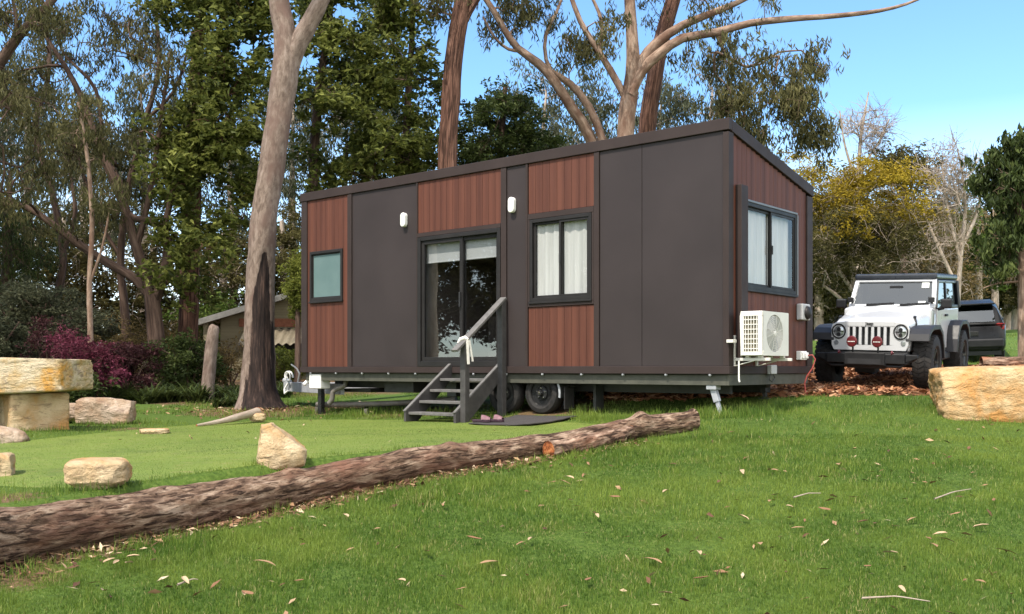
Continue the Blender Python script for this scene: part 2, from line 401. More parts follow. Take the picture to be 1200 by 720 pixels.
    so = t.ramp(t.noise(v, 20, 6, 0.7), [(0.3, (0.045, 0.028, 0.016)), (0.5, (0.12, 0.075, 0.04)), (0.72, (0.24, 0.16, 0.085))])
    a = t.n('ShaderNodeAttribute', attribute_name='soil')
    k = t.math('ADD', a.outputs['Fac'], t.math('MULTIPLY', t.math('SUBTRACT', t.noise(v, 5, 5, 0.65), 0.5), 0.9))
    k = t.ramp(k, [(0.4, (0, 0, 0)), (0.6, (1, 1, 1))])
    M['ground'] = t.done(t.pbr(t.mix(k, gr, so), 0.9, 0, t.bump(t.noise(v, 30, 6, 0.7), 0.6, 0.03), 0.15))
make_materials()
# ------------------------------------------------------------------ the lie of the land
class TPS:
    """a smooth surface through known heights"""
    def __init__(s, P, lam=0.02):
        P = np.array(P, float); s.p = P[:, :2]; n = len(P)
        K = s.k(s.p, s.p) + lam * np.eye(n)
        Q = np.hstack([np.ones((n, 1)), s.p])
        A = np.block([[K, Q], [Q.T, np.zeros((3, 3))]])
        s.w = np.linalg.solve(A, np.concatenate([P[:, 2], np.zeros(3)]))

    @staticmethod
    def k(a, b):
        d2 = ((a[:, None, :] - b[None, :, :]) ** 2).sum(2)
        return 0.5 * d2 * np.log(d2 + 1e-9) * 0.05

    def __call__(s, x, y):
        x = np.atleast_1d(np.asarray(x, float)); y = np.atleast_1d(np.asarray(y, float)); out = np.empty(len(x))
        for i in range(0, len(x), 20000):
            q = np.stack([x[i:i + 20000], y[i:i + 20000]], 1)
            out[i:i + 20000] = s.k(q, s.p) @ s.w[:-3] + s.w[-3] + q @ s.w[-2:]
        return out

# centre line of the long log: x, y, height of its underside, radius
LOG = []
for px, Y, yb, r in [(-60, 6.15, 668, .205), (0, 6.5, 660, .20), (100, 7.1, 640, .183), (200, 7.7, 621, .172), (300, 8.3, 600, .158), (400, 8.9, 577, .146),
                     (500, 9.5, 556, .138), (600, 10.1, 540, .118), (650, 10.45, 531, .112), (700, 10.8, 520, .115), (750, 11.15, 513, .118), (812, 11.6, 507, .132)]:
    p = at(px, yb, Y); LOG.append((p[0], p[1], p[2], r * .93))
LOG = np.array(LOG)
_far = [(-30, 40, -.25), (-60, 100, .6), (0, 42, .35), (20, 60, 1.9), (60, 100, 4.0), (0, 140, 3.0), (60, 40, 3.0), (-60, 30, -.3), (12.07, 26, .165), (16.5, 33, .98), (24, 42, 1.5)]
_right = [(2.0, 13.5, -.66), (2.5, 12.3, -.60), (5.6, 12, -.66), (4.3, 11.9, -.63), (7.4, 12.2, -.66), (4.3, 14, -.375), (5.9, 14, -.36), (6.3, 14.9, -.37), (4.9, 16, -.26), (8.0, 15, -.30),
          (1.9, 14.9, -.44), (2.4, 17, -.2), (9.6, 20, 0.02), (7.3, 18, -.12), (1.97, 11.5, -.72), (1.1, 12.6, -.70)]
_up = [(-3.9, 7.2, -.94), (-3.1, 7.3, -.91), (-3.6, 6.6, -.92), (-1.9, 8.3, -.82), (0, 10.5, -.745), (-.7, 14.2, -.77), (.4, 13.6, -.755), (-3.37, 17.9, -.81), (-4.8, 19, -.755), (-6.2, 13, -.82),
       (-5.8, 14.5, -.82), (-6.7, 22, -.68), (-9, 24, -.62), (-2, 24, -.5), (-8, 8, -1.0), (-12, 6, -1.1), (-20, 15, -.8), (-1, 17, -.70)]
_low = [(LOG[i][0], LOG[i][1], LOG[i][2]) for i in (1, 2, 3, 4, 5, 6, 7, 8)] + [(-6, 4, -1.6), (0, 4.5, -1.54), (6, 4.5, -1.5), (0, 0, -1.72), (-12, -10, -2.0), (12, -10, -1.9), (8, 8, -1.08), (4, 8, -1.1), (0, 7, -1.27), (-8, 5.0, -1.5)]
UP = TPS(_up + _right + _far + [(0, 0, -1.2), (0, -30, -1.6)])
LO = TPS(_low + _right + _far + [(0, -30, -2.4), (-20, 20, -1.0), (-4, 14, -1.0)])
LN = np.vstack([LOG[0, :2] + (LOG[0, :2] - LOG[1, :2]) * 60, LOG[:, :2], LOG[-1, :2] + (LOG[-1, :2] - LOG[-3, :2]) * 40])


def log_side(x, y):
    """signed distance to the log's line: positive on the house side"""
    x = np.atleast_1d(np.asarray(x, float)); y = np.atleast_1d(np.asarray(y, float)); best = np.full(len(x), 1e9); sg = np.ones(len(x))
    for a, b in zip(LN[:-1], LN[1:]):
        d = b - a; L = d @ d; t = np.clip(((x - a[0]) * d[0] + (y - a[1]) * d[1]) / L, 0, 1)
        ex = x - a[0] - t * d[0]; ey = y - a[1] - t * d[1]; q = np.hypot(ex, ey)
        s = np.where(d[0] * ey - d[1] * ex >= 0, 1.0, -1.0)
        m = q < best; best = np.where(m, q, best); sg = np.where(m, s, sg)
    return best * sg


def gz(x, y):
    sd = log_side(x, y); w = np.clip((sd + .10) / .24, 0, 1); w = w * w * (3 - 2 * w)
    return UP(x, y) * w + LO(x, y) * (1 - w)


def g1(x, y): return float(gz([x], [y])[0])


def smooth_line(P, n):
    P = np.array(P, float); d = np.r_[0, np.cumsum(np.linalg.norm(np.diff(P[:, :2], axis=0), axis=1))]; s = np.linspace(0, d[-1], n)
    return np.stack([np.interp(s, d, P[:, k]) for k in range(P.shape[1])], 1)


def in_poly(x, y, P):
    c = np.zeros(len(x), bool); n = len(P)
    for i in range(n):
        x0, y0 = P[i]; x1, y1 = P[(i + 1) % n]
        c ^= ((y0 > y) != (y1 > y)) & (x < (x1 - x0) * (y - y0) / (y1 - y0 + 1e-12) + x0)
    return c


# sheets lying on the ground: two edge lines each
_n = np.array([LOG[8, 1] - LOG[0, 1], -(LOG[8, 0] - LOG[0, 0])]); _n = -_n / np.linalg.norm(_n)
GREEN_A = np.array([(p[0] + _n[0] * .14, p[1] + _n[1] * .14) for p in LOG[1:9]])
GREEN_A[0] += (.35, .42); GREEN_A = np.vstack([[-5.0, 8.5], [-4.3, 7.95], [-3.7, 7.6], [-3.2, 7.42], [-2.72, 7.83], GREEN_A[2:]])
GREEN_B = np.array([(-6.1, 10.6), (-5.3, 12.7), (-4.6, 15.2), (-3.9, 16.6), (-2.9, 16.5), (-1.6, 15.35), (-.6, 14.75), (.2, 14.1), (1.1, 13.3), (1.15, 12.6), (1.0, 11.6)])
MULCH_A = np.array([(1.2, 15.1), (1.9, 14.7), (3.2, 14.2), (4.3, 13.85), (5.9, 13.75), (7.5, 13.4), (9.0, 13.6), (11.5, 16.0)])
MULCH_B = np.array([(1.0, 18), (2.0, 20), (3.5, 22), (5, 22.6), (6.5, 22.4), (8, 21.6), (9.6, 20.6), (12.4, 19.9)])


def sheet(name, A, B, mat, lift, na, nb, wob=0.0):
    A, B = smooth_line(A, na), smooth_line(B, na)
    for it in range(2):
        for q in (A, B):
            for k in range(2): e = np.pad(q[:, k], 7, 'edge'); q[:, k] = np.convolve(e, np.ones(15) / 15, 'valid')
    s = np.linspace(0, 1, nb)[:, None, None]
    P = A[None] * (1 - s) + B[None] * s; P = P.reshape(-1, 2)
    if wob:
        for i in range(len(P)):
            if i < na or i >= len(P) - na:
                q = noise.noise_vector((P[i, 0] * 1.7, P[i, 1] * 1.7, 3.1)); P[i] += (q.x * wob, q.y * wob)
    ii = np.arange(len(P)); edge = np.minimum(np.minimum(ii // na, nb - 1 - ii // na), np.minimum(ii % na, na - 1 - ii % na))
    z = gz(P[:, 0], P[:, 1]) + np.where(edge == 0, -.05, np.where(edge == 1, -.012, lift))
    i = np.arange((na - 1) * (nb - 1)); r, c = i // (na - 1), i % (na - 1); a = r * na + c
    me = quad_mesh(name, np.c_[P, z], np.stack([a, a + 1, a + na + 1, a + na], 1))
    o = link(name, me, None, mat); return tag(o, kind='structure')


def build_ground():
    u = np.linspace(-4.35, 4.35, 330); xs = 3.0 * np.sinh(u)
    v = np.linspace(-math.asinh(45 / 2.6), math.asinh(330 / 2.6), 350); ys = 9.5 + 2.6 * np.sinh(v)
    X, Y = np.meshgrid(xs, ys); X, Y = X.ravel(), Y.ravel()
    z = gz(X, Y)
    gp = np.vstack([GREEN_A, GREEN_B[::-1]]); mp = np.vstack([MULCH_A, MULCH_B[::-1]])
    ins = np.ones(len(X), bool)
    for ex, ey in ((.3, 0), (-.3, 0), (0, .3), (0, -.3)): ins &= in_poly(X + ex, Y + ey, gp) | in_poly(X + ex, Y + ey, mp)
    z = z - .03 * ins
    sd = log_side(X, Y)
    soil = np.clip(1 - np.abs(sd + .18) / .34, 0, 1) * (X < 0.2) * .9                  # bare earth in the gutter before the log
    def spot(x, y, r, k=1.0): return k * np.clip(1.25 - np.hypot(X - x, Y - y) / r, 0, 1)
    for s in (spot(-4.6, 18.2, 1.7), spot(-3.2, 18.6, 1.5, .9), spot(-3.75, 7.05, .55, .9), spot(-6.6, 20.8, 1.4, .8), spot(-5.2, 13.6, .8, .55), spot(-3.0, 6.2, .4, .8), spot(-1.4, 17, 1.6, .8), spot(.8, 15.2, 1.3, .8)): soil = np.maximum(soil, s)
    soil = np.maximum(soil, np.clip((Y - 20.5) / 4, 0, 1) * (X < 1) * (X > -40) * .9 * (Y < 45))
    nx, ny = len(xs), len(ys); i = np.arange((nx - 1) * (ny - 1)); r, c = i // (nx - 1), i % (nx - 1); a = r * nx + c
    me = quad_mesh('ground', np.c_[X, Y, z], np.stack([a, a + 1, a + nx + 1, a + nx], 1), {'soil': soil, 'far': np.clip((Y - 17) / 6, 0, 1)})
    tag(link('ground', me, None, M['ground']), kind='structure')
    sheet('putting_green', GREEN_A, GREEN_B, M['turf'], .004, 150, 110, .04)
    sheet('mulch_bed', MULCH_A, MULCH_B, M['mulch'], .008, 120, 80, .22)


def build_grass():
    gp = np.vstack([GREEN_A, GREEN_B[::-1]]); mp = np.vstack([MULCH_A, MULCH_B[::-1]])
    V, L, S, T, tint = [], [], [], [], []
    base = 0; lb = 0
    def blades(x, y, h, w, tt, seg2, lean=0.45, bias=None):
        nonlocal base, lb
        n = len(x)
        if n == 0: return
        z = gz(x, y) - .006
        th = rng.uniform(0, 2 * PI, n); la = np.abs(rng.normal(0, lean, n)); ld = rng.uniform(0, 2 * PI, n)
        dx, dy = np.cos(th) * w / 2, np.sin(th) * w / 2
        lx, ly = np.cos(ld) * np.sin(la) * h, np.sin(ld) * np.sin(la) * h; lz = np.cos(la) * h
        o = np.stack([x, y, z], 1)
        p0 = o + np.stack([-dx, -dy, 0 * dx], 1); p1 = o + np.stack([dx, dy, 0 * dx], 1)
        tip = o + np.stack([lx, ly, lz], 1)
        if seg2:
            mid = o + np.stack([lx * .38, ly * .38, lz * .58], 1); k = .72
            p2 = mid + np.stack([-dx * k, -dy * k, 0 * dx], 1); p3 = mid + np.stack([dx * k, dy * k, 0 * dx], 1)
            V.append(np.stack([p0, p1, p2, p3, tip], 1).reshape(-1, 3)); tint.append(np.repeat(tt, 5))
            b = base + np.arange(n)[:, None] * 5
            L.append((b + np.array([0, 1, 3, 2, 2, 3, 4])).ravel())
            s = lb + np.arange(n)[:, None] * 7 + np.array([0, 4]); S.append(s.ravel()); T.append(np.tile([4, 3], n))
            base += 5 * n; lb += 7 * n
        else:
            V.append(np.stack([p0, p1, tip], 1).reshape(-1, 3)); tint.append(np.repeat(tt, 3))
            b = base + np.arange(n)[:, None] * 3
            L.append((b + np.array([0, 1, 2])).ravel()); S.append(lb + np.arange(n) * 3); T.append(np.full(n, 3))
            base += 3 * n; lb += 3 * n
    def field(n, ya, yb, wide, hm, wm, seg2, keep):
        y = np.sqrt(rng.uniform(ya ** 2, yb ** 2, n)); x = rng.uniform(-1, 1, n) * (y * wide + .6)
        k = ~in_poly(x + rng.normal(0, .13, n), y + rng.normal(0, .22, n), gp) & ~in_poly(x, y + rng.normal(0, .1, n), mp) & keep(x, y)
        sd = log_side(x, y); lg = (np.abs(sd) < .17) & (x < 2.15); k &= ~lg
        gut = (sd < -.1) & (sd > -.5) & (x < .3); k &= ~(gut & (rng.random(n) < .35 + .5 * (sd > -.32)))
        x, y, sd = x[k], y[k], sd[k]; n = len(x)
        pat = np.array([noise.noise((a * .9, b * .9, 0)) * .6 + noise.noise((a * 3.1, b * 3.1, 5)) * .55 for a, b in zip(x, y)])
        th = np.array([noise.noise((a * 2.2, b * 2.2, 9)) for a, b in zip(x, y)])
        thin = rng.random(n) > (.22 * (th < -.25)); x, y, sd, pat = x[thin], y[thin], sd[thin], pat[thin]; n = len(x)
        h = hm * (1 + 1.1 * pat) * rng.uniform(.5, 1.45, n); h *= np.where((sd < -.15) & (sd > -.95), 1.45, 1)
        tt = np.clip(.42 + .55 * pat + rng.normal(0, .2, n), 0, .92); tt = np.where(rng.random(n) < .03 + .10 * (th[thin] > .3), 1.0, tt)
        blades(x, y, np.maximum(h, .012), wm * rng.uniform(.7, 1.3, n), tt, seg2)
    lawn = lambda x, y: (log_side(x, y) < -.05) | (x > 1.5)
    field(240000, 4.6, 7.6, .62, .036, .0042, True, lawn)
    field(210000, 7.6, 11.0, .62, .040, .0055, True, lawn)
    field(105000, 11.0, 15.0, .62, .042, .0075, False, lambda x, y: x > .9)
    garden = lambda x, y: (log_side(x, y) > .1) & (x < 1.6)
    field(60000, 6.6, 13.0, .62, .05, .006, False, garden)
    field(90000, 13.0, 24.0, .58, .065, .010, False, lambda x, y: garden(x, y) & (np.array([noise.noise((a * .6, b * .6, 2)) for a, b in zip(x, y)]) > -.12))
    field(40000, 15, 40, .62, .07, .018, False, lambda x, y: x > 5)
    # the clipped turf of the green
    n = 260000; y = rng.uniform(7.0, 16.6, n); x = rng.uniform(-5.7, 1.2, n); k = in_poly(x, y, gp) & (log_side(x, y) > .16); x, y = x[k], y[k]; n = len(x)
    pat = np.array([noise.noise((a * .8, b * 1.3, 4)) for a, b in zip(x, y)])
    blades(x, y, rng.uniform(.012, .024, n), .006 * rng.uniform(.7, 1.3, n), np.clip(.50 + .55 * pat + rng.normal(0, .16, n), 0, .97), False, .7)
    def tufts(pts, n, r, h, w, tl=.62):
        for (x, y) in pts:
            a = rng.normal(0, r, (n, 2)); q = gz([x], [y])
            blades(x + a[:, 0], y + a[:, 1], h * rng.uniform(.35, 1.2, n), np.full(n, w) * rng.uniform(.7, 1.3, n), np.clip(rng.normal(tl, .18, n), 0, .95), True, .38)
    # long grass along the foot of the house, by the jacks, along the log and by the stones
    for k in range(48):
        t = R.uniform(-.2, 2.5); d = R.uniform(-.35, .30)
        tufts([(2.70 - .765 * t + .644 * d, 12.5 + .643 * t + .765 * d)], 60, .07, R.uniform(.07, .17), .007)
    for k in range(40):
        t = R.uniform(5.0, 8.6); d = R.uniform(-.5, .9)
        tufts([(2.70 - .765 * t + .644 * d, 12.5 + .643 * t + .765 * d)], 45, .08, R.uniform(.08, .18), .008, .5)
    for k in range(18):
        s = R.uniform(-.1, 1.2)
        tufts([(2.75 + .644 * s + R.uniform(0, .5) * .765, 12.45 + .765 * s - R.uniform(-.2, .5) * .643)], 50, .09, R.uniform(.07, .15), .007, .4)
    P = smooth_line(LOG[:, :2], 90)
    for p in P:
        if R.random() < .62:
            tufts([(p[0] - _n[0] * R.uniform(.24, .5), p[1] - _n[1] * R.uniform(.24, .5))], 28, .06, R.uniform(.05, .13), .005, .6)
        if R.random() < .8: tufts([(p[0] + _n[0] * R.uniform(.17, .27), p[1] + _n[1] * R.uniform(.17, .27))], 26, .05, R.uniform(.02, .06), .005, .6)
    for x, y in ((-3.2, 7.34), (-3.0, 7.33), (-3.36, 7.42), (-2.9, 7.5), (-1.95, 8.47), (-2.1, 8.48), (-6.3, 12.9), (-6.6, 12.95), (-5.95, 13.0), (-6.1, 14.5), (-5.8, 14.5), (-5.9, 11.25), (5.5, 11.97), (5.9, 11.96), (6.3, 11.96), (6.7, 11.96), (5.35, 12.2), (-4.4, 8.35)):
        for q in range(3): tufts([(x + R.uniform(-.2, .2), y + R.uniform(-.1, .1))], 26, .07, R.uniform(.05, .13), .006, .5)
    Vv = np.concatenate(V)
    me = np_mesh('grass', Vv, np.concatenate(L), np.concatenate(S), np.concatenate(T), {'tint': np.concatenate(tint)})
    tag(link('grass', me, None, M['grass']), 'short green lawn grass with longer tufts along the log and house', 'grass', kind='stuff')
    # wood chips
    n = 26000
    x = rng.uniform(.6, 12, n); y = rng.uniform(13.3, 22.5, n)
    q = np.array([noise.noise((a * 1.7, b * 1.7, 3.1)) for a, b in zip(x, y)])
    k = in_poly(x, y - .18 * q, mp); x, y = x[k], y[k]; n = len(x)
    z = gz(x, y) + .012 + np.abs(rng.normal(0, .022, n))
    a = rng.uniform(0, 2 * PI, n); tl = rng.normal(0, .35, n); l = rng.uniform(.03, .10, n); w = l * rng.uniform(.25, .5, n)
    ax = np.stack([np.cos(a) * np.cos(tl), np.sin(a) * np.cos(tl), np.sin(tl)], 1) * l[:, None]
    t2 = rng.normal(0, .5, n); bx = np.stack([-np.sin(a) * np.cos(t2), np.cos(a) * np.cos(t2), np.sin(t2)], 1) * w[:, None]
    o = np.stack([x, y, z], 1); up = np.array([0, 0, .008])
    V = np.stack([o - ax, o + bx, o + ax, o - bx, o - ax * .8 - up, o + bx - up, o + ax * .8 - up, o - bx - up], 1).reshape(-1, 3)
    b = np.arange(n)[:, None, None] * 8; Q = (b + np.array([[0, 3, 2, 1], [0, 1, 5, 4], [1, 2, 6, 5], [2, 3, 7, 6], [3, 0, 4, 7]])).reshape(-1, 4)
    me = quad_mesh('wood_chips', V, Q, {'tint': np.repeat(rng.random(n) ** 1.2, 8)}, False)
    tag(link('wood_chips', me, None, M['chip']), 'orange brown bark chips under and behind the house and around the car', 'mulch', kind='stuff')
    # small scraps of leaf and twig in the gutter of the log, round the big tree and thinly over the lawn
    xs, ys, sc = [], [], []
    for i in range(1500):
        p = P[R.randrange(0, 78)]; d = -.12 - abs(R.gauss(0, .16)); xs.append(p[0] + _n[0] * d + R.gauss(0, .03)); ys.append(p[1] + _n[1] * d); sc.append(R.uniform(.2, .7))
    for i in range(700): r = abs(R.gauss(0, 1.5)); a_ = R.uniform(0, 6.28); xs.append(-4.5 + r * math.cos(a_)); ys.append(18.5 + r * math.sin(a_) * .8); sc.append(R.uniform(.3, .8))
    for i in range(560):
        y_ = math.sqrt(R.uniform(4.8 ** 2, 12 ** 2)); x_ = R.uniform(-.6, .6) * y_
        if log_side(x_, y_)[0] < -.2: xs.append(x_); ys.append(y_); sc.append(R.uniform(.25, .75))
    for i in range(60): xs.append(R.uniform(-7, 0)); ys.append(R.uniform(9, 20)); sc.append(R.uniform(.2, .5))
    leaf_field('leaf_litter', np.array(xs), np.array(ys), np.array(sc), 'small dry leaf and bark scraps strewn along the log and over the lawn')


def leaf_field(name, x, y, sc, label):
    n = len(x); z = gz(x, y) + .012 + np.abs(rng.normal(0, .010, n)); a = rng.uniform(0, 2 * PI, n); t1 = rng.normal(0, .3, n); t2 = rng.normal(0, .5, n)
    l = .075 * sc; w = l * rng.uniform(.18, .42, n)
    A = np.stack([np.cos(a) * np.cos(t1), np.sin(a) * np.cos(t1), np.sin(t1)], 1) * l[:, None]
    B = np.stack([-np.sin(a) * np.cos(t2), np.cos(a) * np.cos(t2), np.sin(t2)], 1) * w[:, None]
    o = np.stack([x, y, z], 1); up = np.array([0, 0, 1.0]) * (w * .5)[:, None]
    V = np.stack([o - A, o + B + up, o + A + up * .8, o - B + up], 1).reshape(-1, 3)
    b = np.arange(n)[:, None, None] * 4; Q = (b + np.array([[0, 1, 2], [0, 2, 3]])).reshape(-1, 3)
    me = quad_mesh(name, V, Q, {'tint': np.repeat(rng.random(n) ** 1.8, 4)}, True)
    tag(link(name, me, None, M['litter']), label, 'leaf litter', kind='stuff')


# ------------------------------------------------------------------ stones, logs, leaves
def boulder_mesh(name, dims, seed, cuts=7, power=4.0, rough=.05, n=26, keep=None):
    """a rounded block with flat broken faces and a rough skin"""
    rr = random.Random(seed); V = {}; vs = []; fs = []
    def vid(p):
        k = (round(p[0], 5), round(p[1], 5), round(p[2], 5))
        if k not in V: V[k] = len(vs); vs.append(Vector(p))
        return V[k]
    for ax in range(3):
        for sg in (-1, 1):
            for i in range(n):
                for j in range(n):
                    q = []
                    for (a, b) in ((i, j), (i + 1, j), (i + 1, j + 1), (i, j + 1)):
                        p = [0, 0, 0]; p[ax] = sg; p[(ax + 1) % 3] = (2 * a / n - 1) * sg; p[(ax + 2) % 3] = 2 * b / n - 1; q.append(vid(p))
                    fs.append(q)
    qq = power / (power - 1)
    def sup(d): return (abs(d.x) ** qq + abs(d.y) ** qq + abs(d.z) ** qq) ** (1 / qq)
    planes = []
    for k in range(cuts):
        d = Vector((rr.gauss(0, 1), rr.gauss(0, 1), rr.gauss(0, .8))).normalized(); planes.append((d, rr.uniform(.80, .95) * sup(d)))
    for p in (keep or []): e = Vector(p[:3]).normalized(); planes.append((e, p[3] * sup(e)))
    so = rr.uniform(0, 50)
    for v in vs:
        l = (abs(v.x) ** power + abs(v.y) ** power + abs(v.z) ** power) ** (1 / power); v /= l
        for d, h in planes:
            e = v.dot(d) - h
            if e > 0: v -= d * e
        q = v + Vector((so, so * .7, 0))
        f = noise.fractal(q * 1.6, .9, 2.1, 5) * rough + abs(noise.noise(q * 4.5)) * rough * .5 + noise.noise(q * 13) * rough * .22
        v *= 1 + f
        v.x *= dims[0] / 2; v.y *= dims[1] / 2; v.z *= dims[2] / 2
    me = bpy.data.meshes.new(name); me.from_pydata([tuple(v) for v in vs], [], fs)
    me.polygons.foreach_set('use_smooth', [True] * len(fs))
    bm = bmesh.new(); bm.from_mesh(me); bmesh.ops.recalc_face_normals(bm, faces=bm.faces); bm.to_mesh(me); bm.free()
    try: me.set_sharp_from_angle(angle=rad(38))
    except Exception: pass
    return me


def boulder(label, loc, dims, mat, seed, rot=(0, 0, 0), **kw):
    o = link('boulder', boulder_mesh('boulder', dims, seed, **kw), None, mat); o.location = loc; o.rotation_euler = rot
    return tag(o, label, 'boulder')


def bark_tubes(name, runs, mat, parent=None):
    """runs: (points, radii, sides, lump). One mesh with a seamless bark coordinate on it."""
    VV, QQ, BB = [], [], []; base = 0
    for P, r, n, lump in runs:
        P = np.asarray(P, float); N = len(P)
        if N < 2: continue
        r = np.asarray(r, float)
        D = np.gradient(P, axis=0); D /= np.linalg.norm(D, axis=1)[:, None] + 1e-9
        x = np.cross(D[0], (0, 0, 1.0)) if abs(D[0][2]) < .95 else np.cross(D[0], (1.0, 0, 0)); X = []
        for d in D:
            x = x - d * (x @ d); x = x / (np.linalg.norm(x) + 1e-9); X.append(x)
        X = np.array(X); Yv = np.cross(D, X)
        a = np.arange(n) * 2 * PI / n
        s = np.r_[0, np.cumsum(np.linalg.norm(np.diff(P, axis=0), axis=1))] + base * .013
        bc = np.stack([np.cos(a)[None] * r[:, None], np.sin(a)[None] * r[:, None], np.repeat(s[:, None], n, 1)], 2)
        rr = np.repeat(r[:, None], n, 1)
        if lump:
            for i in range(N):
                for k in range(n):
                    q = bc[i, k]; rr[i, k] *= 1 + lump * (noise.noise((q[0] * 3 / max(r[i], .05) * .3, q[1] * 3 / max(r[i], .05) * .3, q[2] * 1.1)) + .5 * noise.noise((q[0] * 9, q[1] * 9, q[2] * 4)))
        V = P[:, None] + (X[:, None] * np.cos(a)[None, :, None] + Yv[:, None] * np.sin(a)[None, :, None]) * rr[:, :, None]
        VV.append(V.reshape(-1, 3)); BB.append(bc.reshape(-1, 3))
        i = np.arange((N - 1) * n); rw, c = i // n, i % n; c2 = (c + 1) % n
        QQ.append(base + np.stack([rw * n + c, rw * n + c2, (rw + 1) * n + c2, (rw + 1) * n + c], 1)); base += N * n
    V = np.concatenate(VV); Q = np.concatenate(QQ)
    me = quad_mesh(name, V, Q, {'bark': np.concatenate(BB)}, True)
    return link(name, me, parent, mat)


def end_cap(name, c, d, r, mat, parent, seed=0, bulge=.1):
    c = np.array(c); d = np.array(d) / np.linalg.norm(d); x = np.cross(d, (0, 0, 1.0)); x /= np.linalg.norm(x); y = np.cross(d, x)
    V = []; n = 28
    for j, q in enumerate((1.0, .75, .5, .25, .02)):
        for k in range(n):
            a = 2 * PI * k / n; p = (x * math.cos(a) + y * math.sin(a)) * r * q
            w = noise.noise((p[0] * 25 + seed, p[1] * 25, p[2] * 25)) * .03 * (q < 1) + d * 0
            V.append(c + p + d * (bulge * r * (1 - q) + (noise.noise((p[0] * 22 + seed, p[1] * 22, p[2] * 22)) * .16 * r if q < 1 else 0)))
    V = np.array(V); Q = [(j * n + k, j * n + (k + 1) % n, (j + 1) * n + (k + 1) % n, (j + 1) * n + k) for j in range(4) for k in range(n)]
    return link(name, quad_mesh(name, V, Q, {'bark': V - c}, False), parent, mat)


def log_thing(label, pts, rads, mat, seed, step=.032, sides=64, lump=.12, knots=(), cap_mat=None, cap0=True, cap1=True, name='fallen_log'):
    P = np.array(pts, float); d = np.r_[0, np.cumsum(np.linalg.norm(np.diff(P, axis=0), axis=1))]; L = d[-1]; N = int(L / step)
    s = np.linspace(0, L, N)
    ker = np.ones(9) / 9
    def sm(a): b = np.pad(a, 4, 'edge'); return np.convolve(b, ker, 'valid')
    Q = np.stack([sm(np.interp(s, d, P[:, k])) for k in range(3)], 1); r = sm(np.interp(s, d, rads))
    for k in range(N): Q[k] += np.array(noise.noise_vector((s[k] * .9, seed, 0))) * .02
    o = thing(name, label, 'log', tuple(Q[N // 2] - (0, 0, r[N // 2])))
    org = np.array(o.location)
    D = np.gradient(Q, axis=0); D /= np.linalg.norm(D, axis=1)[:, None]; X = np.cross(D, (0, 0, 1.0)); X /= np.linalg.norm(X, axis=1)[:, None]; U = np.cross(X, D)
    a = np.arange(sides) * 2 * PI / sides; V = np.zeros((N, sides, 3)); B = np.zeros((N, sides, 3))
    for i in range(N):
        for k in range(sides):
            cx, sy = math.cos(a[k]), math.sin(a[k]); q = (cx * r[i], sy * r[i], s[i])
            f = noise.fractal((q[0] * 5 + seed, q[1] * 5, q[2] * 1.1), .8, 2.0, 4) * lump + (1 - abs(noise.noise((q[0] * 20, q[1] * 20 + seed, q[2] * 2.2))) * 2) * lump * .42 + noise.noise((q[0] * 40, q[1] * 40, q[2] * 14 + seed)) * lump * .16
            for (ks, ka, kr, kh) in knots:
                e = ((s[i] - ks) / kr) ** 2 + (((a[k] - ka + PI) % (2 * PI) - PI) * r[i] / kr) ** 2
                if e < 6: f += kh / r[i] * math.exp(-e)
            V[i, k] = Q[i] + (X[i] * cx + U[i] * sy) * r[i] * (1 + f); B[i, k] = q
    i = np.arange((N - 1) * sides); rw, c = i // sides, i % sides; c2 = (c + 1) % sides
    QQ = np.stack([rw * sides + c, rw * sides + c2, (rw + 1) * sides + c2, (rw + 1) * sides + c], 1)
    link('trunk', quad_mesh('trunk', V.reshape(-1, 3) - org, QQ, {'bark': B.reshape(-1, 3)}, True), o, mat)
    if cap0: end_cap('cut_end', Q[0] - org, -D[0], r[0] * 1.05, cap_mat or M['end_grain'], o, seed)
    if cap1: end_cap('cut_end', Q[-1] - org, D[-1], r[-1] * 1.05, cap_mat or M['end_grain'], o, seed + 3)
    return o


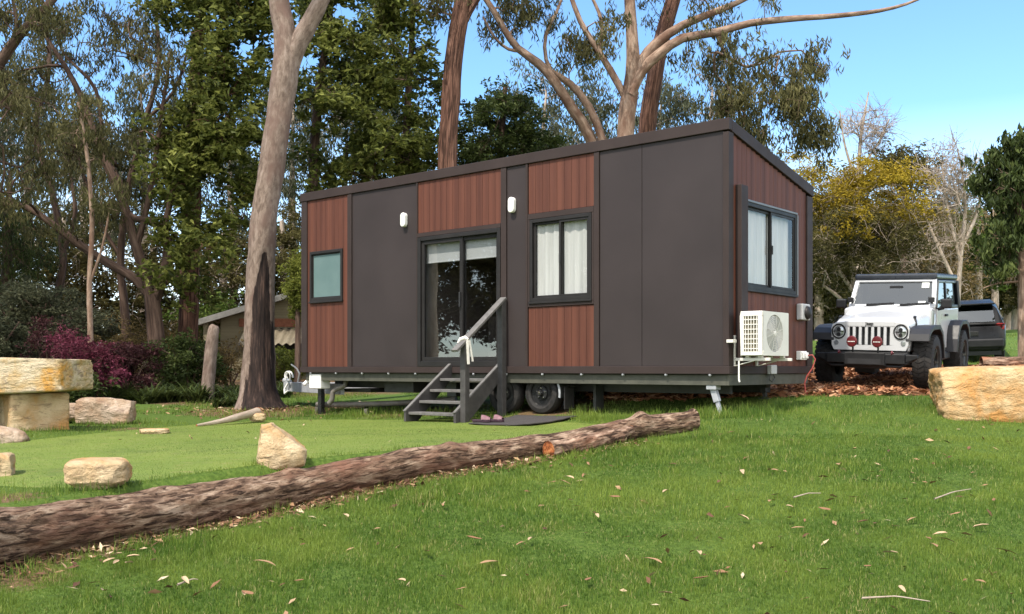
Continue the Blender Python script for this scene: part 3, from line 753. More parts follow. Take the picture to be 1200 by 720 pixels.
def build_stones_logs():
    # the long log, then the shorter split log lying against its far end
    P = [(p[0], p[1], p[2] + p[3] * .93) for p in LOG]
    log_thing('long weathered brown log lying across the lawn before the putting green', P, [p[3] for p in LOG], M['log_bark'], 3.0, lump=.17, knots=((2.9, 1.9, .10, .035), (1.7, 2.4, .15, .03), (4.6, 1.2, .08, .03), (7.15, 1.5, .10, .07), (8.0, 1.3, .12, .04)), cap0=False)
    S = [at(640, 528, 10.12), at(665, 525, 10.3), at(700, 516.5, 10.55), at(728, 508, 10.8), at(742, 503, 10.95)]
    log_thing('short split log with a broken orange end and white edge lying against the long log', S, [.085, .09, .082, .065, .04], M['log_bark_red'], 17.0, lump=.24,
              knots=((.5, 1.5, .09, .03), (1.05, -.9, .05, .05)), name='split_log')
    # a thinner limb lying on the far side of the green
    B = [at(226, 499, 14.2), at(248, 496, 14.5), at(270, 492, 14.9), at(276, 490, 15.0), at(292, 486.5, 15.4), at(303, 483, 15.7)]
    log_thing('thin pale grey branch lying at the back edge of the green below the big gum', B, [.012, .03, .045, .055, .06, .07], M['bare_bark'], 41, .05, 14, .12, name='fallen_branch')
    # stones
    g = lambda x, y: g1(x, y)
    def st(label, px, pyb, Y, w, h, dep, mat, seed, rot=(0, 0, 0), sink=.06, **kw):
        x = (px - 600) / F * Y; z = -(pyb - 432) / F * Y
        z = min(z, g(x, Y + dep * .3) + .04)
        boulder(label, (x, Y + dep / 2, z + h / 2 - sink), (w, dep, h + sink), mat, seed, rot, **kw)
    # the big block at the right and its rounded left end
    boulder('huge flat topped yellow sandstone block on the grass in front of the white car', (6.66, 12.55, -.36), (2.70, 1.05, .78), M['stone_ochre'], 5, (0, rad(-1), rad(-4)), cuts=3, power=12, rough=.03, n=44, keep=[(-1, 0, -.55, .93), (0, -1, -.25, .96)])
    boulder('long ochre and white slab lying on top of the stacked stone blocks', (-7.04, 13.35, -.118), (2.55, .95, .47), M['stone_stain'], 8, (0, rad(-2.6), rad(-3)), cuts=2, power=22, rough=.02, n=44)
    boulder('upright tan stone block holding up the right part of the long slab', (-6.44, 13.45, -.60), (.74, .74, .56), M['stone'], 21, (0, 0, rad(38)), cuts=2, power=16, rough=.025)
    boulder('tan stone block under the slab at the edge of the frame', (-7.55, 13.35, -.60), (.72, .8, .56), M['stone'], 25, (0, 0, rad(22)), cuts=2, power=16, rough=.025)
    boulder('pinkish grey boulder with a split ledge, between the stacked blocks and the shrubs', (-6.04, 14.85, -.64), (.78, .55, .40), M['stone_pink'], 31, (0, rad(2), rad(8)), cuts=6, power=8, rough=.05, keep=[(.5, -1, .6, .74)])
    boulder('small half hidden tan stone right behind the upright block', (-6.60, 14.9, -.66), (.5, .5, .28), M['stone_pink'], 33, (0, 0, .4), cuts=7, power=4)
    boulder('low grey weathered stone in front of the stacked blocks', (-5.93, 11.55, -.83), (.62, .5, .32), M['stone_pink'], 35, (0, rad(8), .3), cuts=8, power=2.6, rough=.06)
    boulder('small squarish stone cut off by the edge of the frame beside the log', (-4.42, 8.55, -.86), (.30, .34, .26), M['stone'], 37, (0, 0, .5), cuts=5, power=6)
    boulder('flat topped yellow stone set in the near corner of the green', (-3.13, 7.56, -.80), (.44, .38, .235), M['stone'], 43, (0, 0, .2), cuts=5, power=6, rough=.05, keep=[(-1, -.2, -.9, .78), (.9, -.5, -1, .75), (0, -1, -.6, .85)])
    boulder('pointed pale sandstone boulder standing on the green right behind the log', (-2.02, 8.72, -.675), (.42, .40, .41), M['stone'], 52, (0, rad(-8), .25), cuts=4, power=5, rough=.05, keep=[(1, -.1, .95, .42), (-1, 0, .28, .78), (.25, -1, .5, .68), (0, 1, .4, .7), (-.6, -1, .3, .78)])
    boulder('flat yellow stepping stone in the grass before the pink boulder', (-4.55, 12.7, -.80), (.36, .3, .07), M['stone'], 55, (0, 0, .3), cuts=5, power=5)
    boulder('little pale stone lying under the raised end of the thin branch', (-3.95, 15.5, -.76), (.24, .2, .13), M['stone'], 57, (0, 0, .3), cuts=6, power=4)


def build_leaves():
    # the larger dry leaves one can pick out on the lawn
    lm = []
    for k in range(6):
        rr = random.Random(k); L, W = rr.uniform(.09, .135), rr.uniform(.024, .042); V, Q = [], []
        cu, fo, bend = rr.uniform(-.5, .9), rr.uniform(.2, .9), rr.uniform(-.3, .3)
        N = 9
        for i in range(N):
            t = i / (N - 1); w = W * (math.sin(PI * t ** .8) ** .8 if 0 < t < 1 else .04); x = (t - .5) * L; z = .012 + cu * .5 * (t - .5) ** 2 * L; yb = bend * (t - .5) ** 2 * L * 2
            for s in (-1, -.5, 0, .5, 1): V.append((x, yb + s * w / 2, z + abs(s) * w * fo * .5 + noise.noise((x * 40, s, k)) * .003))
        for i in range(N - 1):
            for j in range(4): a = i * 5 + j; Q.append((a, a + 1, a + 6, a + 5))
        me = quad_mesh('dry_leaf', np.array(V), Q, {'tint': np.full(len(V), (.15, .38, .62, .82, .5, .72)[k])}); me.materials.append(M['litter']); lm.append(me)
    spots = [(1102, 634, 3), (1088, 640, 1), (1110, 641, 2), (1096, 648, 4), (870, 614, 3), (903, 594, 2), (925, 601, 3), (926, 615, 1), (966, 605, 1), (935, 626, 2), (1012, 619, 0), (1068, 561, 4), (1140, 560, 4), (1165, 593, 1), (1070, 615, 2), (1017, 673, 1), (1057, 700, 3), (1186, 706, 1), (945, 711, 4), (822, 688, 1), (819, 657, 3), (965, 676, 0), (1043, 657, 3), (983, 550, 2), (1030, 565, 3), (906, 557, 2), (622, 640, 3), (610, 645, 4), (520, 598, 3), (555, 640, 1), (575, 668, 2), (735, 637, 4), (700, 612, 3), (660, 571, 2), (648, 572, 4), (668, 566, 3), (720, 590, 1), (780, 583, 3), (842, 571, 0), (765, 665, 2), (690, 690, 1), (500, 655, 0), (470, 690, 3), (440, 628, 2), (405, 612, 3), (540, 700, 4), (350, 690, 1), (310, 668, 2), (285, 706, 3), (217, 690, 3), (120, 703, 3), (290, 706, 1), (1180, 655, 2), (1120, 610, 4), (890, 645, 2), (1150, 690, 4), (780, 705, 3), (870, 560, 3), (1000, 590, 4), (1150, 625, 3)]
    for i, (px, py, k) in enumerate(spots):
        Y = 9.0
        for it in range(30): x = (px - 600) / F * Y; z = g1(x, Y); Y += .5 * (-z * F / (py - 432) - Y)
        o = link('fallen_leaf', lm[k % 6]); o.location = (x, Y, z + .040); o.rotation_euler = (R.uniform(-.3, .3), R.uniform(-.3, .3), R.uniform(0, 6.28)); q = R.uniform(.7, 1.2); o.scale = (q, q, q)
        tag(o, 'dry curled brown gum leaf lying on the lawn', 'leaf', 'dry leaves on the lawn')
    for i, (px, py, a) in enumerate([(122, 664, .5), (137, 661, -.2), (136, 670, 1.5), (156, 663, .1), (152, 671, 1.3), (128, 668, .9)]):
        Y = 6.2
        for it in range(30): x = (px - 600) / F * Y; z = g1(x, Y); Y += .5 * (-z * F / (py - 432) - Y)
        o = link('bark_strip', lm[3]); o.location = (x, Y, z + .05); o.rotation_euler = (R.uniform(-.4, .4), R.uniform(-.6, .6), a); o.scale = (.85, .75, 1)
        tag(o, 'pale curled bark strip standing in the grass below the log at the near corner', 'bark strip', 'pale bark strips by the log')
    for i, (p0, p1, lab) in enumerate([((930, 588), (962, 583), 'thin dry stick lying in the grass below the short split log'), ((1095, 590), (1138, 578), 'thin dry stick lying in the grass below the big sandstone block'),
                                       ((208, 692), (232, 686), 'short grey stick lying in the grass below the bark strips'), ((1010, 708), (1090, 712), 'long thin stick almost buried in the near grass')]):
        pts = []
        for (px, py) in (p0, p1):
            Y = 7.5
            for it in range(30): x = (px - 600) / F * Y; z = g1(x, Y); Y += .5 * (-z * F / (py - 432) - Y)
            pts.append(np.array((x, Y, z + .035)))
        m = (pts[0] + pts[1]) / 2 + np.array((.02, .04, .012))
        o = bark_tubes('stick', [(smooth_line(np.array([pts[0], m, pts[1]]), 9) - pts[0], np.linspace(.007, .003, 9), 6, .2)], M['bare_bark']); o.location = pts[0]
        tag(o, lab, 'stick')
# ------------------------------------------------------------------ the house on wheels
HN = (2.703, 12.5); HA = math.atan2(-.643, .765)
HX, HY = np.array((math.cos(HA), math.sin(HA))), np.array((-math.sin(HA), math.cos(HA)))


def hw(x, y):
    p = np.array(HN) + HX * x + HY * y; return float(p[0]), float(p[1])


def hthing(name, label, cat, lx, ly, z, group=None):
    """a thing placed by the house's own axes; its parts are authored in those axes"""
    X, Y = hw(lx, ly); o = thing(name, label, cat, (X, Y, z), HA, group); o['off'] = (lx, ly, z); return o


def hpart(mb, name, mat, par, **kw):
    o = mb.build(name, mat, par, **kw); off = par.get('off')
    if off is not None: o.location = (-off[0], -off[1], -off[2])
    return o


FR = Matrix(((1, 0, 0, 0), (0, -1, 0, 0), (0, 0, 1, 0), (0, 0, 0, 1)))      # (along, out, up) on the long wall
EN = Matrix(((0, 1, 0, 0), (1, 0, 0, 0), (0, 0, 1, 0), (0, 0, 0, 1)))       # (along, out, up) on the end wall


def boards(mb, u0, u1, z0, z1, W, hole=None, top=None, bw=.128):
    n = max(1, round((u1 - u0) / bw)); w = (u1 - u0) / n
    for i in range(n):
        a, b = u0 + i * w + .0018, u0 + (i + 1) * w - .0018
        zt = z1 if top is None else min(top(a), top(b))
        segs = [(z0, zt)]
        if hole and b > hole[0] + .004 and a < hole[1] - .004: segs = [(z0, hole[2]), (hole[3], zt)]
        for s0, s1 in segs:
            if s1 - s0 < .01: continue
            if hole and (a < hole[0] < b or a < hole[1] < b) and len(segs) == 2:
                lo, hi = (a, min(b, hole[0])) if a < hole[0] < b else (max(a, hole[1]), b)
                if hi - lo > .006 and s0 == z0: mb.box((lo, -.03, z0), (hi, .0, zt), 0, W)
                lo2, hi2 = (max(a, hole[0]), b) if a < hole[0] < b else (a, min(b, hole[1]))
                mb.box((lo2, -.03, s0), (hi2, .0, s1), 0, W)
            else: mb.box((a, -.03, s0), (b, .0, s1), 0, W)
        mb.box((a - .0024, -.045, z0), (b + .0024, -.031, hole[2] if hole and len(segs) == 2 else zt), 1, W)
        if hole and len(segs) == 2: mb.box((a - .0024, -.045, hole[3]), (b + .0024, -.031, zt), 1, W)


def pane_sheet(name, u0, u1, z0, z1, out, W, mat, par, wav=0.0, nn=70):
    V, Q = [], []
    for i in range(nn + 1):
        u = u0 + (u1 - u0) * i / nn; d = wav * .6 * (1.6 * math.sin(u * 38) + .6 * math.sin(u * 83 + 1))
        for z in (z0, z1): V.append(W @ Vector((u, out + d, z)))
    Q = [(2 * i, 2 * i + 2, 2 * i + 3, 2 * i + 1) for i in range(nn)]
    o = link(name, quad_mesh(name, np.array([tuple(v) for v in V]), Q), par, mat)
    return o


def window(par, off, u0, u1, z0, z1, W, glass, fmat, split=True, curtain=None, fw=.05, sill=True):
    out = .024
    m = MB()
    m.box((u0, -.05, z0), (u0 + fw, out, z1), 0, W); m.box((u1 - fw, -.05, z0), (u1, out, z1), 0, W)
    m.box((u0 + fw, -.05, z1 - fw), (u1 - fw, out, z1), 0, W); m.box((u0 + fw, -.05, z0), (u1 - fw, out, z0 + fw), 0, W)
    wn = m.build('window', fmat, par, bevel=.004, seg=1); wn.location = off
    uc = (u0 + u1) / 2
    spans = [(u0 + fw, uc + .022, -.028), (uc - .022, u1 - fw, .0)] if split else [(u0 + fw, u1 - fw, -.015)]
    for (a, b, d) in spans:
        s = MB(); sw = .034 if split else .022
        s.box((a + .001, d - .016, z0 + fw), (a + sw, d + .012, z1 - fw), 0, W); s.box((b - sw, d - .016, z0 + fw), (b - .001, d + .012, z1 - fw), 0, W)
        s.box((a + sw, d - .016, z1 - fw - sw), (b - sw, d + .012, z1 - fw - .001), 0, W); s.box((a + sw, d - .016, z0 + fw + .001), (b - sw, d + .012, z0 + fw + sw), 0, W)
        s.build('sash', fmat, wn, bevel=.003, seg=1)
        g = MB(); g.add([(a + sw, d, z0 + fw + sw), (b - sw, d, z0 + fw + sw), (b - sw, d, z1 - fw - sw), (a + sw, d, z1 - fw - sw)], [(0, 1, 2, 3)], 0, W); g.build('pane', glass, wn)
    if split:
        h = MB(); h.box((uc - .012, .012, (z0 + z1) / 2 - .06), (uc + .012, .030, (z0 + z1) / 2 + .06), 0, W); h.build('latch', M['dark_hole'], wn, bevel=.004, seg=1)
    if sill:
        s = MB(); s.box((u0 - .01, -.03, z0 - .035), (u1 + .01, .042, z0 - .002), 0, W); s.build('sill', fmat, wn, bevel=.004, seg=1)
    if curtain:
        for (a, b) in ([(u0 + .04, uc - .01), (uc + .01, u1 - .04)] if split else [(u0 + .04, u1 - .04)]):
            pane_sheet('curtain', a, b, z0 + .03, z1 - .02, -.075, W, curtain, wn, .008)
    return wn


def build_house():
    h = hthing('tiny_house', 'charcoal and timber clad house on wheels with a sloping roof, standing on the lawn', 'tiny house', -4.2, 1.25, -.70)
    off = (4.2, -1.25, .70)
    P = lambda mb, name, mat, **kw: hpart(mb, name, mat, h, **kw)
    ZT, ZB = 2.985, .03
    top = lambda y: 2.995 - .206 * y
    # dark wall panels of the long side: one mesh per sheet
    for a, b in ((-7.095, -5.525), (-3.625, -3.265), (-1.948, -1.272), (-1.266, -.062)):
        m = MB(); m.box((a, .0, ZB), (b, .05, ZT)); P(m, 'wall_panel', M['panel'], bevel=.004, seg=1)
    def tp(build):
        m = MB(); build(m); P(m, 'timber_panel', [M['timber'], M['dark_hole']], bevel=.003, seg=1)
    tp(lambda m: boards(m, -8.30, -7.21, ZB, ZT, FR, (-8.22, -7.34, 1.155, 2.07)))
    tp(lambda m: boards(m, -5.50, -3.74, 2.17, ZT, FR))
    tp(lambda m: boards(m, -3.215, -2.045, 2.25, ZT, FR)); tp(lambda m: boards(m, -3.215, -2.045, ZB, .885, FR))
    tp(lambda m: boards(m, .112, 2.33, ZB, 3, EN, (.44, 1.98, 1.00, 2.15), top))
    # trims
    for a, b in ((-8.46, -8.305), (-7.205, -7.10), (-3.735, -3.63), (-3.26, -3.22), (-2.04, -1.953)):
        m = MB(); m.box((a, -.022, ZB + .001), (b, .05, ZT)); P(m, 'corner_trim', M['trim'], bevel=.004, seg=1)
    m = MB()
    m.box((-8.305, -.012, ZB), (-8.30, .05, ZT))
    P(m, 'edge_strip', M['trim'])
    m = MB(); m.box((-.058, -.024, ZB + .001), (.024, .108, ZT - .02)); P(m, 'corner_trim', M['trim'], bevel=.004, seg=1)
    m = MB(); m.box((-.05, 2.334, ZB + .001), (.024, 2.52, 2.47)); P(m, 'corner_trim', M['trim'], bevel=.004, seg=1)
    m = MB()
    m.box((-5.52, -.026, ZB + .001), (-5.495, .05, ZT)); m.box((-5.495, -.026, 2.10), (-3.738, .05, 2.165))
    m.box((-3.216, -.020, 2.165), (-2.044, .05, 2.245)); m.box((-3.216, -.020, .89), (-2.044, .05, .935)); m.box((-3.216, -.018, .935), (-3.185, .05, 2.165)); m.box((-2.076, -.018, .935), (-2.044, .05, 2.165))
    P(m, 'window_trim', M['trim'], bevel=.004, seg=1)
    m = MB()
    m.box((-8.475, -.034, ZT + .002), (.034, .05, 3.135))
    P(m, 'fascia', M['trim'], bevel=.006, seg=2)
    m = MB(); m.prism([(.052, 2.985 - .011), (.052, 3.134 - .011), (2.53, 2.622), (2.53, 2.472)], 'x', -.055, .034); m.prism([(.052, 2.974), (.052, 3.123), (2.53, 2.622), (2.53, 2.472)], 'x', -8.475, -8.40)
    m.box((-8.40, 2.46, 2.472), (-.056, 2.53, 2.615)); P(m, 'gable_fascia', M['trim'], bevel=.006, seg=2)
    m = MB(); m.box((-8.48, -.030, -.072), (.035, .05, ZB)); m.box((-.05, .051, -.072), (.035, 2.51, ZB)); P(m, 'base_trim', M['trim'], bevel=.005, seg=1)
    # the walls one does not see, roof, lining
    m = MB(); m.box((-8.455, 2.44, -.07), (-.052, 2.50, 2.47)); P(m, 'rear_wall', M['panel'])
    m = MB(); m.prism([(.052, -.07), (2.438, -.07), (2.438, 2.46), (.052, 2.96)], 'x', -8.455, -8.41); P(m, 'side_wall', M['panel'])
    m = MB(); m.prism([(.053, 3.00), (.053, 3.10), (2.458, 2.60), (2.458, 2.50)], 'x', -8.398, -.057); P(m, 'roof', M['alu_light'])
    m = MB(); m.box((-8.40, .055, -.05), (-.055, 2.435, .0)); P(m, 'interior_floor', M['inside_floor'])
    m = MB(); m.box((-8.40, 2.40, .002), (-.06, 2.435, 2.40)); m.box((-5.62, .06, .002), (-5.57, 2.398, 2.40)); m.box((-2.02, .06, .002), (-1.98, 2.398, 2.40)); m.box((-8.40, .06, 2.402), (-.06, 2.40, 2.44))
    m.box((-5.55, 1.75, .002), (-4.3, 2.39, .9)); m.box((-4.28, 1.70, .002), (-3.6, 2.39, 1.9))
    P(m, 'interior_lining', M['inside'])
    # windows and the sliding door
    window(h, off, -8.22, -7.34, 1.19, 2.07, FR, M['frosted'], M['alu'], False, None)
    window(h, off, -3.18, -2.08, .97, 2.16, FR, M['glass'], M['alu'], True, M['sheer'])
    w = window(h, off, .44, 1.98, 1.03, 2.15, EN, M['glass'], M['alu'], True, M['sheer'])
    m = MB(); m.box((.43, .0, 2.152), (1.99, .034, 2.18), 0, EN); m.box((1.982, .0, 1.0), (2.01, .034, 2.15), 0, EN); m.box((.412, .0, 1.0), (.438, .034, 2.15), 0, EN); m.build('surround', M['alu_light'], w, bevel=.003, seg=1)
    d = MB()
    u0, u1, z0, z1 = -5.49, -3.74, .03, 2.095
    d.box((u0, -.05, z0), (u0 + .075, .034, z1), 0, FR); d.box((u1 - .06, -.05, z0), (u1, .034, z1), 0, FR); d.box((u0 + .075, -.05, z1 - .06), (u1 - .06, .034, z1), 0, FR); d.box((u0 + .075, -.05, z0), (u1 - .06, .034, z0 + .085), 0, FR)
    dr = d.build('sliding_door', M['alu'], h, bevel=.005, seg=1); dr.location = off
    uc = -4.56
    for a, b, dd in ((u0 + .075, uc + .035, -.012), (uc - .03, u1 - .06, -.042)):
        s = MB(); sw = .062
        s.box((a, dd - .02, z0 + .086), (a + sw, dd + .02, z1 - .061), 0, FR); s.box((b - sw, dd - .02, z0 + .086), (b, dd + .02, z1 - .061), 0, FR)
        s.box((a + sw, dd - .02, z1 - .061 - sw), (b - sw, dd + .02, z1 - .061), 0, FR); s.box((a + sw, dd - .02, z0 + .086), (b - sw, dd + .02, z0 + .086 + sw), 0, FR)
        s.build('door_leaf', M['alu'], dr, bevel=.004, seg=1)
        g = MB(); g.add([(a + sw, dd, z0 + .086 + sw), (b - sw, dd, z0 + .086 + sw), (b - sw, dd, z1 - .061 - sw), (a + sw, dd, z1 - .061 - sw)], [(0, 1, 2, 3)], 0, FR); g.build('pane', M['door_glass'], dr)
        b_ = MB(); b_.box((a + .02, -.095, z1 - .40), (b - .02, -.088, z1 - .03), 0, FR); b_.tube([FR @ Vector((a + .02, -.092, z1 - .405)), FR @ Vector((b - .02, -.092, z1 - .405))], .012); b_.build('roller_blind', M['blind'], dr)
    s = MB(); s.box((uc - .012, .010, .95), (uc + .014, .045, 1.18), 0, FR); s.build('handle', M['dark_hole'], dr, bevel=.004)
    # tall cover box on the end wall
    m = MB(); m.box((.20, .001, .06), (.385, .085, 2.33), 0, EN); P(m, 'duct_cover', M['trim'], bevel=.006)
    # chassis
    m = MB()
    for y in (.03, 2.33):
        m.box((-8.35, y, -.20), (-.04, y + .015, -.074)); m.box((-8.35, y, -.215), (-.04, y + .07, -.20)); m.box((-8.35, y, -.089), (-.04, y + .07, -.0741))
    m.box((-.039, .03, -.215), (-.0, 2.40, -.074)); m.box((-8.39, .03, -.215), (-8.351, 2.40, -.074))
    P(m, 'chassis_frame', M['galv'], bevel=.003, seg=1)
    m = MB()
    for k in range(11): x = -8.0 + k * .76; m.box((x, .105, -.19), (x + .06, 2.325, -.09))
    for y in (.62, 1.74): m.box((-8.3, y, -.34), (-.3, y + .08, -.19))
    m.box((-5.1, .25, -.45), (-4.9, 2.2, -.191)); m.box((-6.6, .28, -.40), (-5.9, .60, -.192)); m.box((-2.35, .40, -.62), (-2.30, .6, -.2)); m.box((-7.9, .5, -.42), (-7.2, 1.6, -.36))
    P(m, 'underframe', M['chassis'], bevel=.004, seg=1)
    b = MB()
    for k in range(13):
        x = -8.2 + k * .66 + .05 * math.sin(k * 7); b.lathe([(0, .0), (.020, .0), (.020, .016), (.012, .028), (0, .028)], 'y', 10, 0, Matrix.Translation((x, -.002, -.082)) @ Matrix.Diagonal((1, -1, 1, 1)))
    P(b, 'bolt_heads', M['galv_light'])
    # running gear
    for y in (.10, 2.22):
        for x in (-3.08, -3.80):
            gX, gY = hw(x, y + .1); zg = g1(gX, gY); r = .31; zc = zg + r - .01
            T = Matrix.Translation((x, y, zc)); w = MB()
            w.lathe([(.19, .02), (.23, .0), (.285, .012), (.305, .04), (.31, .07), (.31, .13), (.305, .16), (.285, .188), (.23, .2), (.19, .18)], 'y', 40, 0, T)
            t = P(w, 'wheel', M['rubber'], smooth=True)
            rm = MB(); s_ = 1 if y < 1 else -1; yo = .0 if y < 1 else .2
            rm.lathe([(.195, .015), (.185, .05), (.11, .055), (.10, .03), (.045, .025), (.04, -.03), (0, -.03)], 'y', 32, 0, T @ Matrix.Translation((0, yo, 0)) @ Matrix.Diagonal((1, s_, 1, 1)))
            for k in range(5):
                a = 2 * PI * k / 5 + .3; rm.lathe([(0, .01), (.014, .012), (.014, .04)], 'y', 8, 1, T @ Matrix.Translation((.075 * math.cos(a), yo, .075 * math.sin(a))) @ Matrix.Diagonal((1, s_, 1, 1)))
            rm.lathe([(0, -.034), (.028, -.032), (.032, -.01), (.032, .03)], 'y', 16, 1, T @ Matrix.Translation((0, yo, 0)) @ Matrix.Diagonal((1, s_, 1, 1)))
            o = rm.build('rim', [M['black_rim'], M['chrome']], t, smooth=True)
        m = MB(); zc = g1(*hw(-3.4, y + .1)) + .30
        def guard(r0, r1):
            out = [(-3.80 + r0 * math.cos(a), zc + r0 * math.sin(a)) for a in np.linspace(PI * 1.03, PI / 2, 9)] + [(-3.08 + r0 * math.cos(a), zc + r0 * math.sin(a)) for a in np.linspace(PI / 2, -.15, 10)]
            inn = [(-3.80 + r1 * math.cos(a), zc + r1 * math.sin(a)) for a in np.linspace(PI * 1.03, PI / 2, 9)] + [(-3.08 + r1 * math.cos(a), zc + r1 * math.sin(a)) for a in np.linspace(PI / 2, -.15, 10)]
            return out, inn
        o_, i_ = guard(.375, .36)
        for k in range(len(o_) - 1): m.prism([o_[k], o_[k + 1], i_[k + 1], i_[k]], 'y', y - .005, y + .25)
        P(m, 'mudguard', M['chassis'])
        m = MB(); o_, i_ = guard(.384, .352)
        if y < 1:
            for k in range(9, len(o_) - 1): m.prism([o_[k], o_[k + 1], i_[k + 1], i_[k]], 'y', y - .016, y - .006)
            P(m, 'mudguard_edge', M['galv_light'])
        fl = MB(); fl.box((-2.66, y + .02, zc - .22), (-2.64, y + .24, zc + .09)); P(fl, 'mud_flap', M['rubber'])
    m = MB()
    for x in (-3.08, -3.80): m.tube([(x, .25, g1(*hw(x, .2)) + .30), (x, 2.25, g1(*hw(x, 2.3)) + .30)], .035, 12)
    for y in (.45, 2.02): m.tube([(-4.2, y, -.24), (-3.8, y, -.33), (-3.44, y, -.30), (-3.08, y, -.33), (-2.7, y, -.24)], .028, 8)
    P(m, 'axle', M['chassis'], smooth=True)
    # drop-down corner legs
    def leg(x, y, lean, mat, big=.06):
        zg = g1(*hw(x + lean, y)); m = MB()
        m.box((x - .07, y - .05, -.27), (x + .07, y + .08, -.205)); m.bar((x, y + .02, -.26), (x + lean * .55, y + .02, (zg - .26) / 2), big, big); m.bar((x + lean * .5, y + .02, (zg - .22) / 2), (x + lean, y + .02, zg + .02), big * .62, big * .62)
        m.box((x + lean - .07, y - .05, zg - .01), (x + lean + .07, y + .09, zg + .012)); P(m, 'corner_leg', mat, bevel=.004, seg=1)
    leg(-.26, .09, .10, M['galv_light'], .075); leg(-.34, 1.68, .02, M['chassis'], .09); leg(-2.15, 2.2, .02, M['chassis'])
    zg = g1(*hw(-8.1, .12)); m = MB(); m.box((-8.145, .10, zg - .02), (-8.055, .19, -.22)); P(m, 'corner_leg', M['black_rim'], bevel=.006)
    m = MB(); m.box((-8.28, .01, -.36), (-7.96, .24, -.10)); m.tube([(-8.30, .12, -.22), (-8.42, .10, -.22)], .06, 12); m.tube([(-8.42, .10, -.22), (-8.44, .02, -.30)], .035, 10); P(m, 'leg_bracket', M['white_plastic'], bevel=.02, seg=3)
    # drawbar
    m = MB(); m.bar((-7.7, .30, -.37), (-10.3, 1.18, -.37), .07, .19); m.bar((-7.7, 2.2, -.37), (-10.3, 1.32, -.37), .07, .19); m.box((-10.5, 1.13, -.46), (-10.05, 1.37, -.28)); m.tube([(-10.45, 1.25, -.28), (-10.62, 1.25, -.24)], .06, 12)
    P(m, 'drawbar', M['galv_light'], bevel=.008)
    m = MB(); pts = [(-10.25 + .10 * math.cos(a * 1.3) * (1 - a / 18), 1.1 - .01 * a, -.18 + .12 * math.sin(a * 1.3) * (1 - a / 18) + a * .006) for a in np.linspace(0, 9, 40)]
    m.tube(pts, .016, 6); m.tube([(-10.0, 1.1, -.27), (-9.92, 1.08, -.10), (-9.98, 1.06, .0), (-10.08, 1.0, .08)], .016, 6); m.tube([(-10.3, 1.1, -.28), (-10.36, 1.05, -.42), (-10.28, 1.0, -.5), (-10.2, 1.02, -.44)], .02, 6); P(m, 'breakaway_cable', M['white_plastic'], smooth=True)
    # waste pipe
    m = MB(); zg = g1(*hw(-7.4, -.1)); pp = [(-7.55, .25, -.20), (-7.55, .22, -.30), (-7.72, .18, -.36), (-7.8, .16, -.42), (-7.8, .14, -.55), (-7.86, .12, -.62)]
    m.tube(pp, .045, 12); P(m, 'waste_pipe', M['pvc'], smooth=True)
    # ---- fixtures that are things of their own
    for x, lab in ((-5.79, 'white oval wall light on the dark panel just left of the timber above the door'), (-3.50, 'white oval wall light on the narrow dark panel right of the door')):
        z = 2.41; t = hthing('wall_light', lab, 'wall light', x, 0, z, 'wall lights on the house')
        m = MB(); pts = []
        for a in np.linspace(0, PI, 12): pts.append((x + .055 * math.cos(a), z + .06 + .055 * math.sin(a)))
        for a in np.linspace(PI, 2 * PI, 12): pts.append((x + .055 * math.cos(a), z - .06 + .055 * math.sin(a)))
        m.prism(pts, 'y', -.075, -.003); hpart(m, 'lamp_body', M['white_plastic'], t, bevel=.012, seg=3, smooth=True)
        m = MB(); m.prism([(x + (a - x) * .62, z + (b - z) * .78) for a, b in pts], 'y', -.079, -.0752); hpart(m, 'diffuser', M['blind'], t)
    # air conditioner hung on the end wall
    t = hthing('air_conditioner', 'cream outdoor air conditioner unit hung on brackets under the end window', 'air conditioner', .29, .45, .14)
    A = lambda mb, name, mat, par=None, **kw: hpart(mb, name, mat, par or t, **kw)
    x0, x1, y0, y1, z0, z1 = .15, .44, .04, .86, .16, .71
    m = MB(); m.box((x0, y0 + .03, z0), (x1 - .025, y1, z1)); m.box((x0, y0, z1 - .06), (x1, y0 + .03, z1)); m.box((x0, y0, z0), (x1, y0 + .03, z0 + .05)); m.box((x0, y0, z0 + .05), (x0 + .045, y0 + .03, z1 - .06)); m.box((x1 - .06, y0, z0 + .05), (x1, y0 + .03, z1 - .06))
    A(m, 'casing', M['cream_metal'], bevel=.008, seg=3)
    m = MB(); m.box((x0 + .045, y0 + .018, z0 + .05), (x1 - .06, y0 + .028, z1 - .06)); A(m, 'fins', M['fin'])
    m = MB()
    for k in range(7): z = z0 + .08 + k * .06; m.box((x0 + .045, y0 + .004, z), (x1 - .06, y0 + .012, z + .011))
    for k in range(5): x = x0 + .045 + (k + .5) * .037; m.box((x, y0 + .0045, z0 + .051), (x + .009, y0 + .0115, z1 - .061))
    A(m, 'side_guard', M['cream_metal'])
    cy, cz, R0 = .40, .44, .235
    fm = MB(); n = 40; vs = []; fs = []
    for k in range(n):
        a = 2 * PI * k / n; c, s = math.cos(a), math.sin(a); q = max(abs(c), abs(s))
        yy = cy + c / q * .38; yy = min(max(yy, y0 + .031), y1); zz = cz + s / q * .30; zz = min(max(zz, z0), z1)
        for xx in (x1 - .024, x1): vs += [(xx, yy, zz), (xx, cy + c * R0, cz + s * R0)]
    for k in range(n):
        a, b = k * 4, ((k + 1) % n) * 4; fs += [(a + 2, b + 2, b + 3, a + 3), (a + 3, b + 3, b + 1, a + 1), (a, a + 2, b + 2, b)]
    fm.add(vs, fs)
    A(fm, 'front_panel', M['cream_metal'])
    m = MB(); m.lathe([(0, x1 - .022), (R0, x1 - .022)], 'x', 40, 0, Matrix.Translation((0, cy, cz))); A(m, 'fan_shroud', M['grey_plastic'])
    m = MB()
